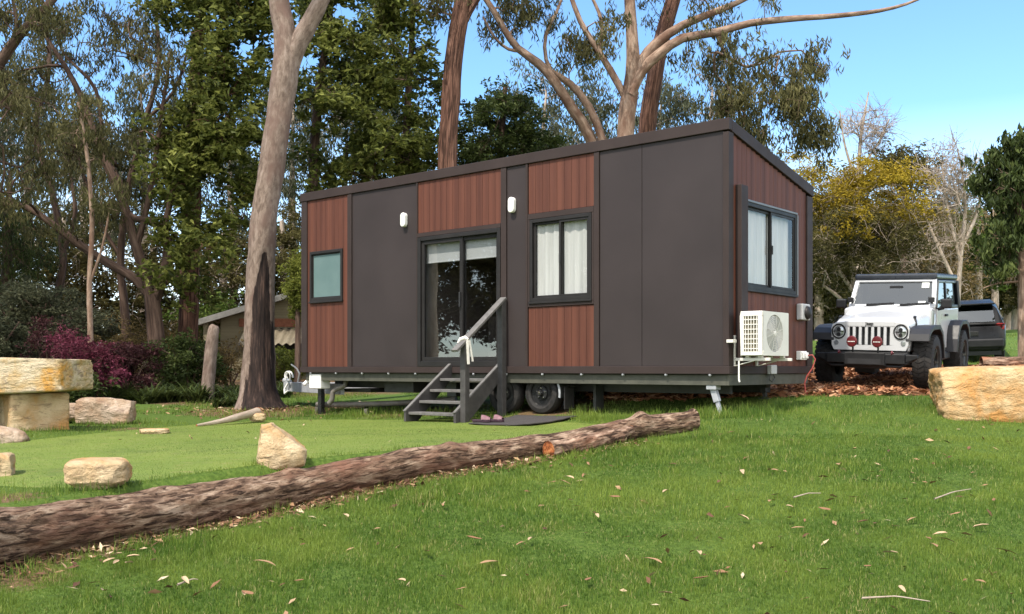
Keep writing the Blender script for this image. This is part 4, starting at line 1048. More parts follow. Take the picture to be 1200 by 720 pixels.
    for r in [.03 + .0205 * k for k in range(11)]: m.tube([(x1 + .004 - .05 * (r / R0) ** 2 * .2, cy + r * math.cos(a), cz + r * math.sin(a)) for a in np.linspace(0, 2 * PI, 41)], .0036, 5, 0, False)
    for k in range(12): a = 2 * PI * k / 12; m.tube([(x1 + .003, cy + .03 * math.cos(a), cz + .03 * math.sin(a)), (x1 - .004, cy + R0 * math.cos(a + .25), cz + R0 * math.sin(a + .25))], .0036, 5)
    m.lathe([(0, x1 + .012), (.032, x1 + .008), (.036, x1 - .004)], 'x', 24, 0, Matrix.Translation((0, cy, cz)))
    A(m, 'fan_guard', M['cream_metal'])
    m = MB()
    for k in range(3):
        a = 2 * PI * k / 3 + .4; vs = []
        for r, w in ((.04, .05), (.12, .11), (.21, .13)):
            for e in (-1, 1): vs.append((x1 - .013 + e * .006, cy + r * math.cos(a + e * w / r / 2), cz + r * math.sin(a + e * w / r / 2)))
        m.add(vs, [(0, 2, 3, 1), (2, 4, 5, 3)])
    A(m, 'fan_blade', M['grey_plastic'])
    m = MB()
    for y in (.12, .74): m.box((.002, y, .02), (.03, y + .04, .42)); m.box((.03, y, .095), (.50, y + .04, .132)); m.bar((.02, y + .02, .03), (.30, y + .02, .10), .03, .012)
    for y in (.12, .74): m.box((x0 + .03, y - .01, .133), (x0 + .08, y + .05, .159)); m.box((x1 - .09, y - .01, .133), (x1 - .04, y + .05, .159))
    m.box((.01, -.06, .32), (.10, .04, .36))
    A(m, 'bracket', M['cream_metal'], bevel=.003, seg=1)
    m = MB(); m.tube([(.10, .10, .10), (.10, .10, -.14), (.11, .10, -.17)], .011, 8); A(m, 'drain_hose', M['white_plastic'])
    # vent hood, sockets and cable
    t = hthing('vent_hood', 'grey square vent hood with a dark round opening on the end wall', 'vent', .0, 2.15, .70)
    m = MB(); m.box((.002, 2.0, .68), (.10, 2.27, .91)); hpart(m, 'hood_box', M['grey_plastic'], t, bevel=.02, seg=3)
    m = MB(); m.lathe([(0, .155), (.05, .15), (.085, .13), (.095, .101)], 'x', 24, 0, Matrix.Translation((0, 2.15, .785))); hpart(m, 'cowl', M['alu'], t, smooth=True)
    t = hthing('power_inlet', 'white weatherproof socket low on the end wall with a red cable', 'socket', .0, 2.08, .1)
    m = MB(); m.box((.002, 2.0, .12), (.075, 2.21, .245)); m.box((.076, 2.03, .14), (.10, 2.10, .225)); m.box((.076, 2.13, .14), (.11, 2.19, .225)); hpart(m, 'socket_box', M['white_plastic'], t, bevel=.01, seg=2)
    zg = g1(*hw(.2, 2.2)); m = MB(); m.tube([(.10, 2.16, .18), (.17, 2.17, .19), (.21, 2.17, .13), (.19, 2.12, .0), (.14, 2.06, -.10), (.12, 2.02, -.2), (.14, 2.0, zg + .03), (.16, 2.1, zg + .02)], .010, 8); hpart(m, 'cable', M['red_cable'], t, smooth=True)
    t = hthing('junction_box', 'small grey white box on the end beam of the chassis below the air conditioner', 'box', .02, 1.1, -.1)
    m = MB(); m.box((.037, 1.02, -.075), (.10, 1.19, .045)); hpart(m, 'box_body', M['grey_plastic'], t, bevel=.008); m = MB(); m.tube([(.07, 1.05, -.075), (.08, 1.0, -.15), (.08, 1.08, -.18), (.08, 1.16, -.13), (.07, 1.14, -.075)], .008, 6); hpart(m, 'lead', M['chassis'], t)
    # steps
    zs = g1(*hw(-4.2, -.8))
    t = hthing('entry_steps', 'charcoal timber steps with one handrail leading up to the glass door', 'steps', -4.24, -.5, zs)
    for xs in (-4.77, -3.76):
        m = MB(); m.prism([(-1.02, zs - .01), (-1.02, zs + .13), (-.055, .055), (-.028, .055), (-.028, -.16), (-.76, zs - .01)], 'x', xs, xs + .045); hpart(m, 'stringer', M['step_paint'], t, bevel=.004, seg=1)
        m = MB(); m.bar((xs + .022, -1.03, zs + .142), (xs + .022, -.055, .067), .052, .018); hpart(m, 'stringer_cap', M['tread'], t)
    for k in range(4):
        z = zs + (.02 - zs - .02) * (k + .8) / 4.72 + .0; y = -.84 + k * .222
        m = MB(); m.box((-4.722, y - .13, z - .04), (-3.763, y + .125, z)); hpart(m, 'step_tread', M['tread'], t, bevel=.005, seg=2)
    m = MB(); m.box((-3.712, -.93, zs - .02), (-3.615, -.835, .345)); hpart(m, 'post', M['step_paint'], t, bevel=.005)
    m = MB(); m.box((-3.712, -.125, g1(*hw(-3.66, -.08)) - .02), (-3.615, -.028, 1.0)); hpart(m, 'post', M['step_paint'], t, bevel=.005)
    m = MB(); m.bar((-3.664, -1.10, .245), (-3.664, .0 - .03, 1.045), .115, .038); hpart(m, 'handrail', M['tread'], t, bevel=.006)
    t = hthing('cloth_strap', 'white cloth strip tied over the low end of the handrail', 'strap', -3.66, -.9, .1)
    m = MB(); m.tube([(-3.73, -.96, .36), (-3.70, -.93, .415), (-3.64, -.90, .435), (-3.60, -.88, .41)], [.012, .03, .032, .015], 10); hpart(m, 'knot', M['cloth_white'], t, smooth=True)
    m = MB(); m.bar((-3.603, -.90, .40), (-3.598, -.88, .06), .012, .04); m.bar((-3.60, -.86, .40), (-3.59, -.80, .10), .01, .03); m.bar((-3.73, -.9, .38), (-3.73, -.88, -.35), .008, .02); hpart(m, 'strip', M['cloth_white'], t)
    # mat and slippers
    x0, x1, y0, y1 = -3.35, -2.25, -1.15, -.12; V, Q = [], []; nx, ny = 24, 20
    for i in range(nx + 1):
        for j in range(ny + 1):
            a, b = i / nx, j / ny; x = x0 + (x1 - x0) * a; y = y0 + (y1 - y0) * b
            x += .04 * noise.noise((a * 2, b * 2, 0)); y += .05 * noise.noise((a * 2, b * 2, 7)); X, Y = hw(x, y); V.append((X, Y, g1(X, Y) + .028 + .012 * noise.noise((a * 4, b * 4, 3)) + .035 * max(0, a - .8) * 2))
    Q = [(i * (ny + 1) + j, (i + 1) * (ny + 1) + j, (i + 1) * (ny + 1) + j + 1, i * (ny + 1) + j + 1) for i in range(nx) for j in range(ny)]
    o = link('doormat', quad_mesh('doormat', np.array(V), Q), None, M['mat']); sd = o.modifiers.new('thick', 'SOLIDIFY'); sd.thickness = .016
    tag(o, 'large black mat on the grass between the steps and the house wheel', 'doormat')
    for k, (lx, ly, an, lab) in enumerate(((-3.22, -1.02, .5, 'pink and purple slipper on the black mat, the one further from the wheel'), (-3.06, -.92, .15, 'pink and purple slipper on the black mat, the one nearer the wheel'))):
        X, Y = hw(lx, ly); t = thing('slipper', lab, 'slipper', (X, Y, g1(X, Y) + .036), HA + an, 'pair of slippers')
        pr = [(-.13, -.03), (-.10, -.045), (.0, -.038), (.08, -.052), (.13, -.03), (.14, 0), (.13, .03), (.08, .05), (0, .036), (-.10, .042), (-.13, .03), (-.14, 0)]
        m = MB(); m.prism(pr, 'z', 0, .035); m.build('sole', M['purple'], t, bevel=.006)
        m = MB(); vs, fs = [], []
        for i in range(8):
            x = .0 + .125 * i / 7; hh = .055 * math.cos(i / 7 * 1.25) + .01; ww = .05 * math.cos(max(0, i - 3) / 5 * .9)
            for j in range(9): a = PI * j / 8; vs.append((x, -ww * math.cos(a), .034 + hh * math.sin(a)))
        fs = [(i * 9 + j, (i + 1) * 9 + j, (i + 1) * 9 + j + 1, i * 9 + j + 1) for i in range(7) for j in range(8)]
        m.add(vs, fs); m.build('strap', M['pink'], t, smooth=True)
    # grey pipe on the ground below the house
    a, b = hw(-8.35, .25), hw(-5.6, 1.0); pts = [(a[0] * (1 - s) + b[0] * s, a[1] * (1 - s) + b[1] * s) for s in np.linspace(0, 1, 9)]
    m = MB(); m.tube([(p[0] - a[0], p[1] - a[1], g1(*p) + .15 + .03 * (i / 8) - g1(*a)) for i, p in enumerate(pts)], .048, 14); m.box((-.02, -.06, .0), (.04, .06, .11)); m.box((1.0, -1.05, .0), (1.06, -.9, .11))
    o = m.build('drain_pipe', M['pvc'], None, smooth=True); o.location = (a[0], a[1], g1(*a)); tag(o, 'fat grey drain pipe lying under the far end of the house', 'pipe')


# ------------------------------------------------------------------ cars
def ground_fit(cx, cy, rz, ax0, ax1, tr):
    """rest four wheels on the ground"""
    c, s = math.cos(rz), math.sin(rz)
    def w(x, y): return cx + c * x - s * y, cy + s * x + c * y
    zl = [g1(*w(-tr, ax0)), g1(*w(tr, ax0)), g1(*w(-tr, ax1)), g1(*w(tr, ax1))]
    zc = (zl[0] + zl[1]) / 2; roll = math.atan2((zl[1] + zl[3] - zl[0] - zl[2]) / 2, 2 * tr); pitch = math.atan2((zl[2] + zl[3] - zl[0] - zl[1]) / 2, ax1 - ax0)
    return zc, pitch, roll


def tyre(par, x, y, r, w, out, tread=True, rimr=.23):
    T = Matrix.Translation((x, y, r)); b = MB(); k = w / 2
    b.lathe([(rimr, -k * .80), (rimr + .03, -k), (r * .82, -k * 1.02), (r * .95, -k * .9), (r * .975, -k * .75), (r * .975, k * .75), (r * .95, k * .9), (r * .82, k * 1.02), (rimr + .03, k), (rimr, k * .80)], 'x', 44, 0, T)
    if tread:
        n = 34
        for i in range(n):
            for q, (x0, x1, sk) in enumerate(((-k * .98, -k * .36, .10), (-k * .30, k * .28, -.10), (k * .36, k * .98, .10))):
                a = 2 * PI * (i + .5 * (q == 1)) / n; d = .062
                vs = []
                for xx, aa in ((x0, a), (x1, a + sk)):
                    for da in (-d, d):
                        for rr in (r * .965, r * (1.0 if abs(xx) < k * .9 else .975)): vs.append((xx, rr * math.cos(aa + da), rr * math.sin(aa + da)))
                b.add(vs, [(0, 1, 3, 2), (4, 6, 7, 5), (0, 4, 5, 1), (2, 3, 7, 6), (1, 5, 7, 3)], 0, T)
    wl = b.build('wheel', M['rubber'], par, smooth=True, angle=30)
    rm = MB(); D = Matrix.Diagonal((out, 1, 1, 1))
    rm.lathe([(rimr + .004, k * .82), (rimr - .02, k * .78), (rimr - .03, k * .45), (.10, k * .40), (.07, k * .62), (.0, k * .64)], 'x', 32, 0, T @ D)
    for i in range(5):
        a = 2 * PI * i / 5; rm.bar(T @ D @ Vector((k * .50, .06 * math.cos(a), .06 * math.sin(a))), T @ D @ Vector((k * .70, (rimr - .02) * math.cos(a), (rimr - .02) * math.sin(a))), .06, .03)
    rm.build('rim', M['black_rim'], wl, smooth=True)
    return wl


def loft(mb, secs, mi=0, close=True, caps=True):
    n = len(secs[0]); vs = [p for s in secs for p in s]; m = n if close else n - 1
    fs = [(i * n + k, i * n + (k + 1) % n, (i + 1) * n + (k + 1) % n, (i + 1) * n + k) for i in range(len(secs) - 1) for k in range(m)]
    if caps: fs += [tuple(range(n - 1, -1, -1)), tuple(range((len(secs) - 1) * n, len(secs) * n))]
    mb.add(vs, fs, mi)


def build_jeep():
    rz = rad(-34); cx, cy = 5.70, 15.60
    zc, pi_, ro = ground_fit(cx, cy, rz, 0, 2.42, .79)
    c = thing('parked_car', 'white off-road car with black flares and two red lamp covers on its bumper', 'car', (cx, cy, zc - .012), rz)
    c.rotation_euler = (Matrix.Rotation(rz, 4, 'Z') @ Matrix.Rotation(pi_, 4, 'X') @ Matrix.Rotation(-ro, 4, 'Y')).to_euler()
    c.scale = (.92, .95, 1.0)
    B = lambda m, name, mat, par=None, **k: m.build(name, mat, par or c, **k)
    # tub
    m = MB(); m.box((-.73, .62, .52), (.73, 2.90, 1.235)); m.box((-.60, -.40, .60), (.60, .62, .98)); m.prism([(-.73, .80), (-.73, 1.235), (-.62, 1.27), (.62, 1.27), (.73, 1.235), (.73, .80)], 'y', .55, .86)
    B(m, 'body', M['white_paint'], bevel=.03, seg=3)
    # bonnet: narrow and rounded at the nose, wide at the windscreen
    secs = []
    for y, hwid, zt, ze in ((-.488, .585, 1.035, .99), (-.44, .60, 1.07, 1.0), (-.2, .63, 1.11, 1.03), (.2, .67, 1.165, 1.07), (.6, .715, 1.225, 1.11), (.86, .735, 1.265, 1.15)):
        zb = .998 if y < -.40 else .86
        secs.append([(-hwid, y, min(zb, ze - .01)), (-hwid, y, ze), (-hwid * .93, y, zt - .025), (-hwid * .55, y, zt), (0, y, zt + .018), (hwid * .55, y, zt), (hwid * .93, y, zt - .025), (hwid, y, ze), (hwid, y, min(zb, ze - .01))])
    m = MB(); loft(m, secs); B(m, 'bonnet', M['white_paint'], smooth=True, angle=50, bevel=.012, seg=2)
    # grille
    m = MB(); gy0, gy1 = -.545, -.49
    sl = [(k - 3) * .099 for k in range(7)]
    prev = -.40
    for s in sl: m.box((prev, gy0, .70), (s - .026, gy1, .985)); prev = s + .026
    m.box((prev, gy0, .70), (.40, gy1, .985))
    m.prism([(-.40, .985), (-.40, .70), (-.40, .62), (-.575, .62), (-.615, .70), (-.625, .95), (-.60, 1.01), (-.55, 1.04), (-.40, 1.055)], 'y', gy0, gy1)
    m.prism([(.40, .985), (.40, .70), (.40, .62), (.575, .62), (.615, .70), (.625, .95), (.60, 1.01), (.55, 1.04), (.40, 1.055)], 'y', gy0, gy1)
    m.box((-.40, gy0, .985), (.40, gy1, 1.06)); m.box((-.40, gy0, .62), (.40, gy1, .70))
    g = B(m, 'grille', M['white_paint'], bevel=.008, seg=2)
    m = MB(); m.box((-.42, -.47, .66), (.42, -.455, 1.0)); B(m, 'radiator', M['dark_hole'])
    for s in (-1, 1):
        m = MB(); Tm = Matrix.Translation((s * .495, gy0, .905)) @ Matrix.Diagonal((1, -1, 1, 1))
        m.lathe([(.112, -.02), (.118, .0), (.115, .016), (.098, .016), (.094, -.005)], 'y', 32, 0, Tm); hl = B(m, 'headlight', M['black_trim'], smooth=True)
        m = MB(); m.lathe([(0, .012), (.05, .010), (.096, -.004)], 'y', 32, 0, Tm); m.build('lens', M['headlight'], hl, smooth=True)
        m = MB(); m.box((s * .495 - .085, gy0 - .018, .90), (s * .495 + .085, gy0 - .006, .912)); m.lathe([(0, .02), (.03, .02), (.034, .0)], 'y', 16, 0, Tm @ Matrix.Translation((0, 0, .03))); m.lathe([(0, .02), (.028, .02), (.03, .0)], 'y', 16, 0, Tm @ Matrix.Translation((0, 0, -.045))); m.build('projector', M['black_trim'], hl)
        m = MB(); m.lathe([(0, .012), (.035, .010), (.046, -.01)], 'y', 24, 0, Matrix.Translation((s * .535, gy0, .735)) @ Matrix.Diagonal((1, -1, 1, 1))); B(m, 'indicator', M['headlight'], smooth=True)
        # red lamp with its cover
        m = MB(); Tl = Matrix.Translation((s * .20, -.82, .765)) @ Matrix.Diagonal((1, -1, 1, 1))
        m.lathe([(0, -.09), (.05, -.08), (.078, -.02), (.084, .0), (.084, .02), (.072, .036), (0, .042)], 'y', 32, 0, Tl); sp = B(m, 'spotlight', M['red_cover'], smooth=True, angle=25)
        m = MB()
        for k in range(5): m.box((s * .20 - .055 + k * .023, -.864, .758), (s * .20 - .055 + k * .023 + .017, -.8595, .771))
        m.build('cover_mark', M['sticker'], sp)
        m = MB(); m.bar((s * .20, -.76, .56), (s * .20, -.76, .68), .04, .02); m.build('mount', M['black_trim'], sp)
        # red tow hooks
        m = MB(); m.tube([(s * .42, -.70, .585), (s * .42, -.78, .62), (s * .42, -.80, .60), (s * .42, -.78, .575)], .016, 8); B(m, 'tow_hook', M['red_cover'], smooth=True)
    # bumper
    m = MB(); m.box((-.62, -.80, .44), (.62, -.62, .585)); m.box((-.33, -.80, .40), (.33, -.781, .59)); m.box((-.62, -.60, .45), (.62, -.44, .60)); m.prism([(-.62, .46), (-.62, .58), (-.80, .575), (-.80, .52)], 'y', -.76, -.64); m.prism([(.62, .46), (.80, .52), (.80, .575), (.62, .58)], 'y', -.76, -.64); m.box((-.32, -.83, .415), (.32, -.802, .60))
    m.box((-.30, -.74, .36), (.30, -.55, .43)); m.tube([(-.78, -.70, .53), (-.55, -.74, .40), (.55, -.74, .40), (.78, -.70, .53)], .022, 10)
    B(m, 'bumper', M['black_trim'], bevel=.015, seg=2)
    m = MB(); m.box((-.26, -.834, .43), (.26, -.831, .51)); B(m, 'plate_panel', M['dark_hole'])
    for s in (-1, 1): m = MB(); m.lathe([(0, .006), (.045, .004), (.055, -.01)], 'y', 24, 0, Matrix.Translation((s * .52, -.781, .50)) @ Matrix.Diagonal((1, -1, 1, 1))); B(m, 'fog_lamp', M['headlight'], smooth=True)
    # flares
    def flare(x0, x1, yc, s, rear=False):
        if not rear: o_ = [(-.56, .77), (-.52, .88), (-.42, .955), (-.22, .995), (.30, .995), (.52, .89), (.68, .64), (.74, .46)]; i_ = [(-.50, .77), (-.47, .84), (-.38, .89), (-.20, .925), (.27, .925), (.46, .83), (.60, .62), (.66, .46)]
        else: o_ = [(-.66, .50), (-.60, .72), (-.44, .94), (-.22, 1.02), (.24, 1.02), (.46, .92), (.60, .7)]; i_ = [(-.58, .50), (-.53, .70), (-.39, .87), (-.19, .945), (.21, .945), (.40, .86), (.53, .68)]
        m = MB()
        for k in range(len(o_) - 1): m.prism([(yc + o_[k][0], o_[k][1]), (yc + o_[k + 1][0], o_[k + 1][1]), (yc + i_[k + 1][0], i_[k + 1][1]), (yc + i_[k][0], i_[k][1])], 'x', min(s * x0, s * x1), max(s * x0, s * x1))
        m.prism([(yc + p[0], p[1]) for p in i_] + [(yc + i_[-1][0] - .02, i_[-1][1]), (yc + i_[0][0] + .02, i_[0][1])][:0], 'x', s * x0 - .01 * s, s * (x0 + .005)) if False else None
        bmo = B(m, 'fender_flare', M['flare'], smooth=True, angle=30, bevel=.012, seg=2)
        return bmo
    for s in (-1, 1): flare(.57, .935, 0, s); flare(.68, .935, 2.42, s, True)
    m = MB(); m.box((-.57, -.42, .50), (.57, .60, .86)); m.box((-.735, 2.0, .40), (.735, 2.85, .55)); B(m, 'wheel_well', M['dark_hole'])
    for s in (-1, 1):
        m = MB(); m.box((min(s * .72, s * .80), .62, .40), (max(s * .72, s * .80), 1.86, .52)); B(m, 'side_step', M['black_trim'], bevel=.02)
    # windscreen
    def ws(x, t, d=0): return (x, .86 + .27 * t - d * .9, 1.265 + .42 * t + d * .45)
    m = MB()
    for s in (-1, 1): m.bar(ws(s * .70, 0), ws(s * .655, 1), .075, .07, 0, (0, -1, .5))
    m.bar(ws(-.69, 1.0), ws(.69, 1.0), .07, .075, 0, (0, -1, .5)); m.bar(ws(-.73, .0), ws(.73, .0), .07, .07, 0, (0, -1, .5))
    wf = B(m, 'windscreen', M['white_paint'], bevel=.018, seg=3)
    m = MB(); m.add([ws(-.675, .05), ws(.675, .05), ws(.63, .95), ws(-.63, .95)], [(0, 1, 2, 3)]); m.build('pane', M['car_glass'], wf)
    m = MB(); m.add([ws(.44, .10, .012), ws(.56, .10, .012), ws(.555, .20, .012), ws(.435, .20, .012)], [(0, 1, 2, 3)]); m.build('window_sticker', M['sticker'], wf); m = MB(); m.add([ws(.46, .70, .012), ws(.58, .70, .012), ws(.575, .90, .012), ws(.455, .90, .012)], [(0, 1, 2, 3)]); m.build('window_sticker', M['sticker'], wf)
    m = MB(); m.box((-.08, 1.05, 1.54), (.14, 1.08, 1.60)); m.build('rear_view_mirror', M['black_trim'], wf)
    for x0, x1 in ((-.42, .05), (.15, .62)):
        m = MB(); m.bar(ws(x0 - .06, -.06, .05), ws(x1 - .2, .06, .05), .02, .02); m.bar(ws(x0, .02, .05), ws(x1, .075, .05), .012, .03); B(m, 'wiper', M['black_trim'])
    m = MB()
    for x in (-.33, .33): m.lathe([(0, .0), (.022, .0), (.024, -.03)], 'z', 12, 0, Matrix.Translation((x, .66, 1.262)))
    B(m, 'washer_jets', M['black_trim'])
    for s in (-1, 1): m = MB(); m.bar((s * .645, -.16, 1.0), (s * .61, -.10, 1.10), .035, .03); m.bar((s * .61, -.12, 1.11), (s * .60, -.06, 1.13), .05, .02); B(m, 'bonnet_latch', M['black_trim'], bevel=.006)
    # roof and rear
    m = MB(); m.box((-.70, 1.07, 1.70), (.70, 2.92, 1.80)); rf = B(m, 'roof', M['soft_top'], bevel=.035, seg=3)
    m = MB()
    for s in (-1, 1):
        m.bar((s * .715, 1.80, 1.235), (s * .675, 1.80, 1.695), .09, .05); m.bar((s * .715, 2.86, 1.235), (s * .675, 2.80, 1.695), .12, .06); m.bar((s * .68, 1.12, 1.67), (s * .68, 2.88, 1.67), .05, .05); m.bar((s * .72, 1.82, 1.255), (s * .72, 2.88, 1.255), .045, .05)
    m.box((-.68, 2.84, 1.236), (.68, 2.90, 1.69)); B(m, 'top_frame', M['soft_top'], bevel=.01)
    for s in (-1, 1):
        m = MB(); m.add([(s * .712, 1.84, 1.27), (s * .712, 2.82, 1.27), (s * .682, 2.78, 1.655), (s * .682, 1.84, 1.655)], [(0, 1, 2, 3)]); B(m, 'side_window', M['car_glass'])
        d = MB(); xa, xb = sorted((s * .732, s * .752)); d.box((xa, .90, .58), (xb, 1.76, 1.225)); dr = B(d, 'door', M['white_paint'], bevel=.012, seg=2)
        m = MB(); m.bar((s * .725, .93, 1.235), (s * .69, 1.16, 1.675), .05, .04); m.bar((s * .725, 1.75, 1.235), (s * .685, 1.75, 1.675), .05, .04); m.build('window_frame', M['black_trim'], dr)
        m = MB(); m.add([(s * .722, .96, 1.24), (s * .722, 1.73, 1.24), (s * .690, 1.73, 1.66), (s * .690, 1.18, 1.66)], [(0, 1, 2, 3)]); m.build('pane', M['car_glass'], dr)
        m = MB(); xa, xb = sorted((s * .753, s * .785)); m.box((xa, 1.52, 1.10), (xb, 1.68, 1.14)); m.build('handle', M['black_trim'], dr, bevel=.008)
        m = MB(); xa, xb = sorted((s * .80, s * .98)); m.box((xa, .90, 1.24), (xb, .99, 1.39)); m.bar((s * .73, 1.0, 1.22), (s * .86, .96, 1.25), .05, .05); m.build('mirror', M['black_trim'], dr, bevel=.025, seg=3)
        m = MB(); m.bar((s * .70, .90, 1.30), (s * .66, .82, 1.34), .03, .03); m.box((s * .68 - .05, .74, 1.335), (s * .68 + .05, .80, 1.42)); B(m, 'pillar_lamp', M['black_trim'], bevel=.012)
    # cabin
    m = MB()
    for x in (-.36, .36): m.box((x - .24, 1.55, .9), (x + .24, 1.72, 1.40)); m.box((x - .13, 1.58, 1.40), (x + .13, 1.68, 1.57))
    m.box((-.66, .98, 1.1), (.66, 1.2, 1.26)); B(m, 'seats', M['black_trim'], bevel=.04, seg=3)
    m = MB(); m.tube([(.36 + .19 * math.cos(a), 1.26 + .06 * math.sin(a), 1.27 + .18 * math.sin(a)) for a in np.linspace(0, 2 * PI, 25)], .016, 8); B(m, 'steering_wheel', M['black_trim'])
    # running gear
    for x, y, s in ((-.795, 0, -1), (.795, 0, 1), (-.795, 2.42, -1), (.795, 2.42, 1)): tyre(c, x, y, .43, .30, s)
    m = MB(); m.tube([(-.66, 0, .40), (.66, 0, .40)], .055, 12); m.tube([(-.66, 2.42, .40), (.66, 2.42, .40)], .055, 12); m.box((-.33, -.16, .26), (.0, .16, .53)); m.tube([(-.62, -.22, .42), (.62, -.20, .40)], .022, 8); m.box((-.5, .5, .36), (.5, 2.0, .50)); m.tube([(-.45, -.1, .4), (-.45, -.1, .75)], .06, 10); m.tube([(.45, -.1, .4), (.45, -.1, .75)], .06, 10); m.box((-.4, -.35, .40), (.4, .3, .52))
    B(m, 'axle', M['dark_hole'])
    m = MB(); m.box((.05, -.55, .40), (.20, -.42, .44)); m.box((-.20, -.50, .42), (-.1, -.4, .47)); B(m, 'skid_plate', M['galv_light'])
    # name badge on the nose
    cu = bpy.data.curves.new('badge', 'FONT'); cu.body = 'Jeep'; cu.size = .075; cu.extrude = .004; cu.align_x = 'CENTER'; cu.offset = .0012
    e = bpy.data.objects.new('badge', cu); COL.objects.link(e); e.parent = c; e.location = (0, gy0 - .004, 1.003); e.rotation_euler = (PI / 2, 0, 0); cu.materials.append(M['black_rim'])
    bpy.context.view_layer.update(); me = bpy.data.meshes.new_from_object(e.evaluated_get(bpy.context.evaluated_depsgraph_get())); b2 = link('badge', me, c); b2.location = e.location; b2.rotation_euler = e.rotation_euler; bpy.data.objects.remove(e); bpy.data.curves.remove(cu); b2.name = 'badge'
    m = MB(); m.tube([(.78, .62, 1.1), (.80, .63, 1.35), (.82, .65, 1.95)], .004, 5); 
    return c


def build_suv():
    rz = rad(-24); cx, cy = 12.05, 26.4
    zc, pi_, ro = ground_fit(cx, cy, rz, 0, 2.7, .75)
    c = thing('parked_car', 'dark suv seen from behind, mostly hidden by the white off-road car', 'car', (cx, cy, zc - .01), rz)
    c.rotation_euler = (Matrix.Rotation(rz, 4, 'Z') @ Matrix.Rotation(pi_, 4, 'X') @ Matrix.Rotation(-ro, 4, 'Y')).to_euler()
    B = lambda m, name, mat, par=None, **k: m.build(name, mat, par or c, **k)
    def sec(y, w, z0, z1, ch=.12): return [(-w + .05, y, z0), (-w, y, z0 + .15), (-w, y, z1 - ch), (-w + ch * .7, y, z1), (w - ch * .7, y, z1), (w, y, z1 - ch), (w, y, z0 + .15), (w - .05, y, z0)]
    m = MB(); loft(m, [sec(-.86, .78, .36, .86), sec(-.76, .87, .30, 1.02), sec(-.3, .91, .28, 1.06), (sec(1.5, .92, .28, 1.04)), sec(3.0, .89, .28, 1.0), sec(3.55, .80, .34, .92), sec(3.65, .70, .42, .82)]); B(m, 'body', M['dark_paint'], smooth=True, angle=35, bevel=.03)
    def roofsec(y, wb, wt, zb, zt): return [(-wb, y, zb), (-wt - .02, y, zt - .10), (-wt + .09, y, zt), (wt - .09, y, zt), (wt + .02, y, zt - .10), (wb, y, zb)]
    m = MB(); loft(m, [roofsec(-.80, .84, .78, .98, 1.02), roofsec(-.52, .86, .68, .98, 1.50), roofsec(-.2, .87, .68, 1.0, 1.58), roofsec(1.0, .88, .68, 1.0, 1.60), roofsec(1.7, .88, .66, 1.0, 1.52), roofsec(2.4, .86, .7, .98, 1.03)]); B(m, 'cabin', M['dark_paint'], smooth=True, angle=30, bevel=.02)
    m = MB(); m.add([(-.66, -.795, 1.07), (.66, -.795, 1.07), (.60, -.56, 1.46), (-.60, -.56, 1.46)], [(0, 1, 2, 3)]); B(m, 'rear_window', M['car_glass'])
    m = MB(); m.box((-.66, -.72, 1.50), (.66, -.42, 1.545)); B(m, 'spoiler', M['dark_paint'], bevel=.02)
    for s in (-1, 1):
        m = MB(); m.prism([(s * .60, .82), (s * .86, .86), (s * .88, 1.02), (s * .66, 1.03)], 'y', -.80, -.70); B(m, 'tail_lamp', M['tail_red'], bevel=.02)
        m = MB(); m.add([(s * .885, -.25, 1.06), (s * .885, 1.5, 1.06), (s * .73, 1.3, 1.46), (s * .73, -.1, 1.46)], [(0, 1, 2, 3)]); B(m, 'side_window', M['car_glass'])
    m = MB(); m.box((-.84, -.93, .42), (.84, -.80, .64)); B(m, 'bumper', M['black_trim'], bevel=.04, seg=3)
    m = MB(); m.box((-.26, -.885, .72), (.26, -.865, .84)); B(m, 'plate_recess', M['black_rim'], bevel=.01)
    m = MB(); m.box((-.78, -.80, .22), (.78, 3.4, .36)); B(m, 'underbody', M['dark_hole'])
    for x, y, s in ((-.76, 0, -1), (.76, 0, 1), (-.76, 2.7, -1), (.76, 2.7, 1)): tyre(c, x, y, .35, .23, s, False, .22)


